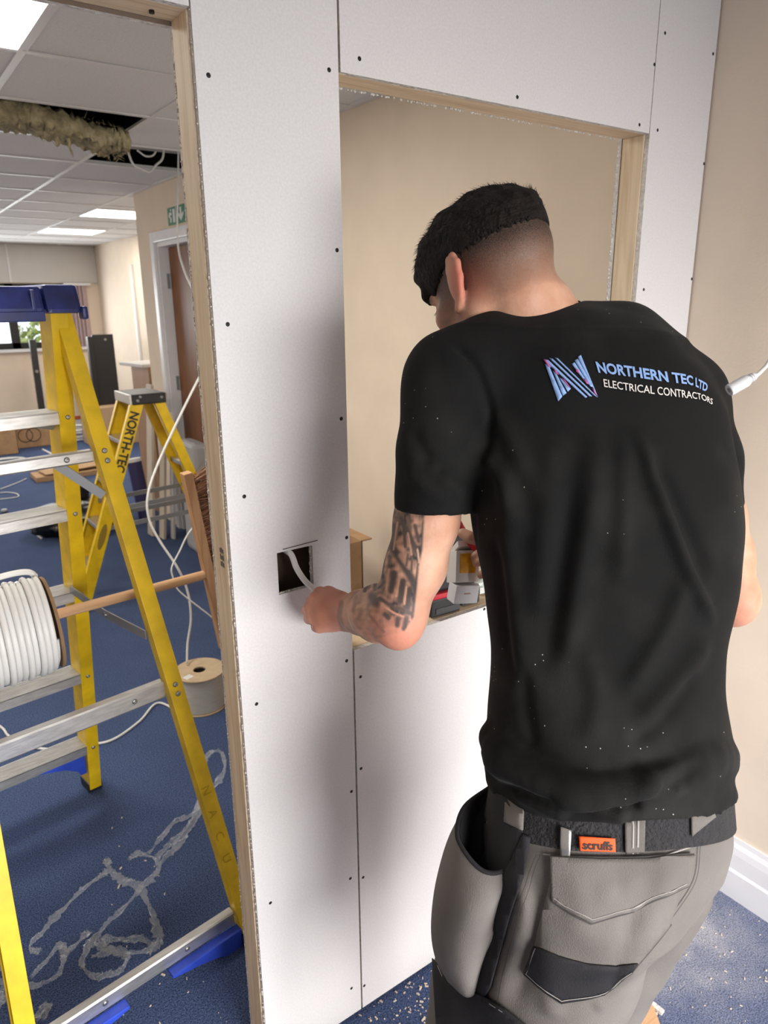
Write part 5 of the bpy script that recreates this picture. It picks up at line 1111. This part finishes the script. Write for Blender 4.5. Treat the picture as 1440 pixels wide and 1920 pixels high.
# --- shirt lettering and monogram
M_lb = mat('light blue embroidery', (.27, .43, .78), .6, bump=(900, .4)); M_wh = mat('white embroidery', (.74, .70, .66), .6); M_pk = mat('magenta embroidery', (.52, .10, .34), .6)
E4 = lambda L_: [(1000+x/4, 650+y/4) for x, y in L_]
mono = empty('monogram', tuple(hit(tS, 1065, 710)[0])); place(mono, shirt) if False else None
bpy.data.objects.remove(mono)
for P in ([(88, 132), (118, 148), (216, 376), (186, 412)], [(146, 182), (172, 205), (248, 350), (220, 370)], [(190, 228), (216, 250), (280, 318), (258, 340)],
          [(75, 98), (112, 104), (402, 380), (388, 386)], [(118, 88), (146, 96), (438, 374), (418, 374)], [(158, 82), (184, 92), (480, 382), (452, 366)],
          [(286, 132), (308, 122), (412, 284), (394, 276)], [(308, 106), (332, 95), (446, 306), (424, 300)], [(332, 80), (354, 66), (482, 380), (456, 336)]):
    patch('monogram_stripe', tS, E4(P), M_lb, shirt, .0016, 12, thick=.001)
for P in ([(75, 98), (96, 104), (132, 160), (112, 152)], [(150, 164), (174, 192), (190, 214), (166, 202)], [(212, 238), (236, 256), (278, 316), (250, 288)], [(312, 166), (334, 180), (342, 208), (320, 192)], [(374, 242), (392, 252), (412, 286), (394, 280)], [(436, 312), (458, 338), (476, 372), (456, 354)]):
    patch('monogram_accent', tS, E4(P), M_pk, shirt, .0024, 12, thick=.001)
text_patch('company_name', tS, 'NORTHERN TEC LTD', E4([(462, 115), (715, 148), (968, 186), (1165, 218), (1305, 284)]), E4([(488, 200), (728, 230), (984, 268), (1172, 292), (1292, 344)]), [0, .27, .53, .74, 1], M_lb, shirt, .0016, .03)
text_patch('trade_line', tS, 'ELECTRICAL CONTRACTORS', E4([(522, 245), (720, 280), (915, 302), (1100, 326), (1250, 356), (1338, 396)]), E4([(530, 305), (724, 336), (918, 361), (1106, 384), (1255, 402), (1336, 438)]), [0, .22, .43, .66, .86, 1], M_wh, shirt, .0016, .004)
# ribbed neckband
cr_pts = []
for k in range(40):
    a = 2*math.pi*k/40; d = n1*math.cos(a)+n2_*math.sin(a); q = None
    for off in np.linspace(.075, -.03, 22):
        hh_ = tS.ray_cast(Vector(NB+nax*off), Vector(d), .13)
        if hh_[0] is not None: q = np.array(hh_[0]); break
    if q is not None: cr_pts.append(q)
if len(cr_pts) > 20: MB().tube(cr_pts+[cr_pts[0]], .0045, 8, cap=False).build('neckband', M_shirt, shirt, smooth=True)

# --- boots
M_boot = mat('tan work boot leather', (.30, .17, .08), .6, noise=(12, .15))
for a_, dz in ((AL, unit((.15, 1, 0))), (AR, unit((.5, .9, 0)))):
    Bf = Field(np.minimum(a_, a_+dz*.3)-.12+np.array([0, 0, .08]), np.maximum(a_, a_+dz*.3)+.12, .005); sdv = np.cross(dz, (0, 0, 1))
    c = a_.copy(); c[2] = .02
    Bf.chain([a_+np.array([0, 0, .07]), a_, c+dz*.0+np.array([0, 0, .035])], [.054, .05, .05], .02); Bf.chain([c+np.array([0, 0, .04]), c+dz*.12+np.array([0, 0, .035]), c+dz*.19+np.array([0, 0, .028])], [.048, .048, .042], .03); Bf.plane((0, 0, .022), (0, 0, -1)); Bf.plane(tuple(a_+np.array([0, 0, .075])), (0, 0, 1))
    v, f = Bf.mesh(); v = relax(v, f, 2); bo = fastmesh('boot', v, f, M_boot, per)
    out = [c-dz*.052]+[c+dz*(.02+.03*k)+sdv*.05*w_ for k, w_ in ((0, 1), (2, .98), (4, 1.02), (5, .9))]+[c+dz*.232]+[c+dz*(.02+.03*k)-sdv*.05*w_ for k, w_ in ((5, .9), (4, 1.02), (2, .98), (0, 1))]
    MB().prism([(q@sdv-c@sdv, q@dz-c@dz) for q in out], (c[0], c[1], 0.001), (c[0], c[1], .026), sdv, dz).build('sole', M_black, bo, bevel=.003)

# ------------------------------------------------------------------ things held or lying on the sill
wb = empty('small_box', tuple(at(868, 1068, 1.40)), label='small white box with an amber window held in the right hand', cat='box')
M_wbx = mat('white box card', (.66, .63, .60), .6); bxx = unit(CR*.93+_fw*.36); bzz = unit(CU*1.0+_fw*.10+CR*.04); byy = np.cross(bzz, bxx); bcn = at(868, 1062, 1.415)
MB().obox(bcn, bxx, byy, bzz, .050, .040, .062).build('carton_body', M_wbx, wb, bevel=.001)
MB().obox(bcn-bzz*.050-byy*.004, bxx, unit(byy+bzz*.3), unit(bzz-byy*.3), .050, .034, .036).build('lower_panel', mat('white box base', (.72, .72, .74), .5), wb, bevel=.001)
MB().obox(bcn+bzz*.037, bxx, unit(byy-bzz*.5), unit(bzz+byy*.5), .040, .034, .012).build('top_flap', M_wbx, wb, bevel=.001)
MB().obox(bcn-byy*.0206+bzz*.006, bxx, byy, bzz, .034, .0012, .038).build('amber_window', mat('amber film', (.70, .33, .01), .25, noise=(60, .35)), wb, bevel=.0003)
MB().obox(bcn-byy*.0208-bzz*.050, bxx, byy, bzz, .014, .0012, .008).build('printed_mark', mat('faint brown print', (.45, .33, .25), .7), wb)
sd_ = empty('screwdriver', tuple(at(860, 1000, 1.395)), label='red handled screwdriver held in the right hand above the small white box', cat='screwdriver')
M_red = mat('red plastic', (.62, .025, .045), .35); a, b = at(857, 975, 1.392), at(912, 1062, 1.42); d = unit(b-a)
MB().tube([a, a+d*.006, a+d*.03], [.003, .006, .005], 12).build('tip', M_red, sd_, smooth=True); MB().tube([a+d*.028, a+d*.05, a+d*.09, a+d*.105], [.006, .0085, .0085, .005], 14).build('handle', M_red, sd_, smooth=True)
# cordless tool body with battery
zS = ZS+.0015; M_tool = mat('black tool rubber', (.022, .022, .024), .5, noise=(30, .3)); M_tg = mat('dark grey tool plastic', (.05, .052, .055), .5)
p1, p2 = onZ(818, 1160, zS), onZ(868, 1146, zS); tx = unit([p2[0]-p1[0], p2[1]-p1[1], 0]); ty = np.array([-tx[1], tx[0], 0])
tl_ = empty('cordless_tool', tuple(p1), label='black and red cordless power tool standing on the sill behind the arm', cat='power tool')
c = p1+tx*.030+ty*.030
MB().obox(c+lz*.022, tx, ty, lz, .080, .052, .042).build('battery', M_tool, tl_, bevel=.004)
for k in range(3): MB().obox(c+tx*(-.041)+ty*(-.014+.014*k)+lz*.024, tx, ty, lz, .003, .006, .03).build('battery_contact', M_grey, tl_)
MB().obox(c+tx*.004-ty*.0265+lz*.014, tx, ty, lz, .066, .003, .014).build('battery_ridge', M_tg, tl_, bevel=.001)
MB().obox(c+lz*.0495, tx, ty, lz, .086, .056, .013).build('red_foot', M_red, tl_, bevel=.004)
MB().prism([(-.038, 0), (.036, 0), (.034, .03), (.032, .085), (-.020, .085), (-.030, .03)], c-ty*.018+lz*.056, c+ty*.018+lz*.056, tx, lz).build('handle', M_tool, tl_, bevel=.006)
MB().prism([(-.03, 0), (.05, 0), (.055, .02), (.05, .045), (-.03, .045), (-.036, .02)], c-ty*.024+lz*.141, c+ty*.024+lz*.141, tx, lz).build('motor_housing', M_tool, tl_, bevel=.008)
p3_ = onZ(886, 1136, zS); c = p3_+ty*.03
bt_ = empty('battery_pack', tuple(c), label='spare dark grey ribbed battery pack on the sill beside the cordless tool', cat='battery')
MB().obox(c+lz*.024, tx, ty, lz, .052, .05, .046).build('casing', M_tg, bt_, bevel=.006)
for k in range(4): MB().obox(c-ty*.0262+tx*(-.018+.012*k)+lz*.024, tx, ty, lz, .005, .003, .036).build('rib', M_tool, bt_, bevel=.001)
c = onZ(928, 1118, zS)+ty*.035
pp = empty('parts_packet', tuple(c), label='crinkled clear packet of parts at the far end of the sill tools', cat='packet')
v, f = blob((0, 0, 0), .045, .028, .024, 9, .4, 3); v = np.array(v)*1.0+c+np.array([0, 0, .024]); v[:, 2] = np.maximum(v[:, 2], zS)
meshobj('film', v, f, mat('clear film packet', (.62, .68, .62), .15, alpha=.75), pp, False); MB().obox(c+lz*.015, tx, ty, lz, .06, .03, .02).build('contents', mat('pale contents', (.6, .62, .6), .6), pp)

# ------------------------------------------------------------------ plastic wrap, crumbs, offcuts on the carpet
def mat_film():
    m = bpy.data.materials.new('clear plastic film'); m.use_nodes = True; nt = m.node_tree; b = nt.nodes['Principled BSDF']; b.inputs['Base Color'].default_value = (.75, .78, .82, 1); b.inputs['Roughness'].default_value = .12; b.inputs['Specular IOR Level'].default_value = 1.0
    lw = nt.nodes.new('ShaderNodeLayerWeight'); lw.inputs['Blend'].default_value = .35; mr = nt.nodes.new('ShaderNodeMapRange'); mr.inputs['To Min'].default_value = .05; mr.inputs['To Max'].default_value = .42
    nt.links.new(lw.outputs['Facing'], mr.inputs['Value']); nt.links.new(mr.outputs[0], b.inputs['Alpha']); return m
M_film = mat_film()
def wrap(paths, label, seed):
    r = empty('plastic_wrap', tuple(onZ(*paths[0][0][0], 0)), label=label, cat='plastic film'); g = np.random.default_rng(seed)
    for pts, w0 in paths:
        C_ = spline([onZ(x, y, .0) for x, y in pts], 10); n_ = len(C_); k_ = 9; v = []; f = []; ph_ = g.random(4)*6
        for i, c in enumerate(C_):
            t = C_[min(i+1, n_-1)]-C_[max(i-1, 0)]; t /= np.linalg.norm(t)+1e-9; s_ = np.array([-t[1], t[0], 0]); w_ = w0*(.65+.5*math.sin(i*.33+ph_[0])*math.sin(i*.13+ph_[1])+.15*g.random()); hz = w0*.55*(.7+.4*math.sin(i*.41+ph_[2]))
            for j in range(k_):
                a = 2*math.pi*j/k_; v.append(c+s_*math.cos(a)*w_*(1+.35*g.normal())+np.array([0, 0, max(.002, hz*(1+math.sin(a))*(1+.3*g.normal())+.002)])+t*g.normal()*.003)
        for i in range(n_-1):
            for j in range(k_): f.append((i*k_+j, i*k_+(j+1) % k_, (i+1)*k_+(j+1) % k_, (i+1)*k_+j))
        meshobj('film_strand', v, f, M_film, r, False)
wrap([([(372, 1520), (378, 1480), (384, 1435), (395, 1412), (415, 1414), (421, 1445), (402, 1475), (378, 1492), (358, 1530), (325, 1545), (300, 1578), (278, 1602)], .010),
      ([(382, 1495), (365, 1540), (330, 1590), (300, 1625)], .014), ([(358, 1545), (325, 1580), (296, 1608)], .011),
      ([(242, 1612), (262, 1604), (290, 1612), (297, 1632), (265, 1668), (225, 1712), (185, 1752), (160, 1790), (155, 1815), (175, 1832), (205, 1832), (232, 1815), (238, 1795), (205, 1788), (172, 1795)], .010),
      ([(200, 1612), (206, 1634), (236, 1656), (265, 1672), (284, 1715), (300, 1768), (278, 1784), (230, 1790), (190, 1778), (210, 1765), (260, 1765), (292, 1775)], .013),
      ([(206, 1634), (175, 1655), (140, 1685), (104, 1722), (80, 1750), (56, 1778), (74, 1788)], .009)], 'long tangled strand of clear plastic film across the blue carpet inside the ladder', 21)
wrap([([(165, 1750), (148, 1768), (130, 1785), (114, 1775), (90, 1800), (60, 1835)], .009), ([(116, 1776), (120, 1800), (108, 1830), (75, 1850), (30, 1850), (-10, 1840)], .009), ([(-15, 1820), (10, 1815), (15, 1840), (0, 1870), (-10, 1900)], .014), ([(66, 1912), (80, 1895), (95, 1888), (78, 1915)], .010)], 'clear plastic film scraps at the lower left beside the near ladder rail', 23)
mb = MB(); g = np.random.default_rng(31); cn = 0
while cn < 620:
    x, y = g.uniform(650, 1440), g.uniform(1640, 1930)
    if cn > 330: x, y = g.uniform(660, 850), g.uniform(1800, 1930)
    if cn > 470: x, y = g.uniform(200, 480), g.uniform(1500, 1920)
    if cn > 540: x, y = g.uniform(1140, 1230), g.uniform(1850, 1925)
    cn += 1; q = onZ(x, y, 0)
    if q[1] > -.004 and q[0] > X0: continue
    if q[0] > XW-.03 or q[2] > .01: continue
    s_ = g.uniform(.0008, .0026)*(1.5 if cn > 330 and g.random() < .3 else 1); ax = unit(np.append(g.normal(size=2), 0)); mb.obox(q+[0, 0, s_*.6], ax, np.cross((0, 0, 1), ax), (0, 0, 1), s_*g.uniform(1, 3.6), s_, s_)
o = mb.build('plaster_crumbs', mat('plaster and wood crumbs', (.68, .58, .47), .9, noise=(40, .2)), kind='stuff'); tag(o, 'scattered pale plaster and wood crumbs on the blue carpet', 'crumbs')
a, b = onZ(1181, 1850, .004), onZ(1243, 1899, .004); o = MB().bar(a, b, (0, 0, 1), .008, .013).build('plasterboard_sliver', M_core); tag(o, 'thin pale plasterboard sliver on the carpet by the right leg', 'offcut')
q = onZ(1200, 1914, 0); o = MB().obox(q+[0.0, -.02, .012], (.8, -.6, 0), (.6, .8, 0), lz, .05, .075, .02).build('wood_offcut', M_bw, bevel=.001); tag(o, 'small tan wood offcut on the carpet at the bottom edge', 'offcut')
for o in list(bpy.data.objects):
    if o.type == 'MESH' and o.name.startswith('t') and o.users_collection == (): bpy.data.objects.remove(o)
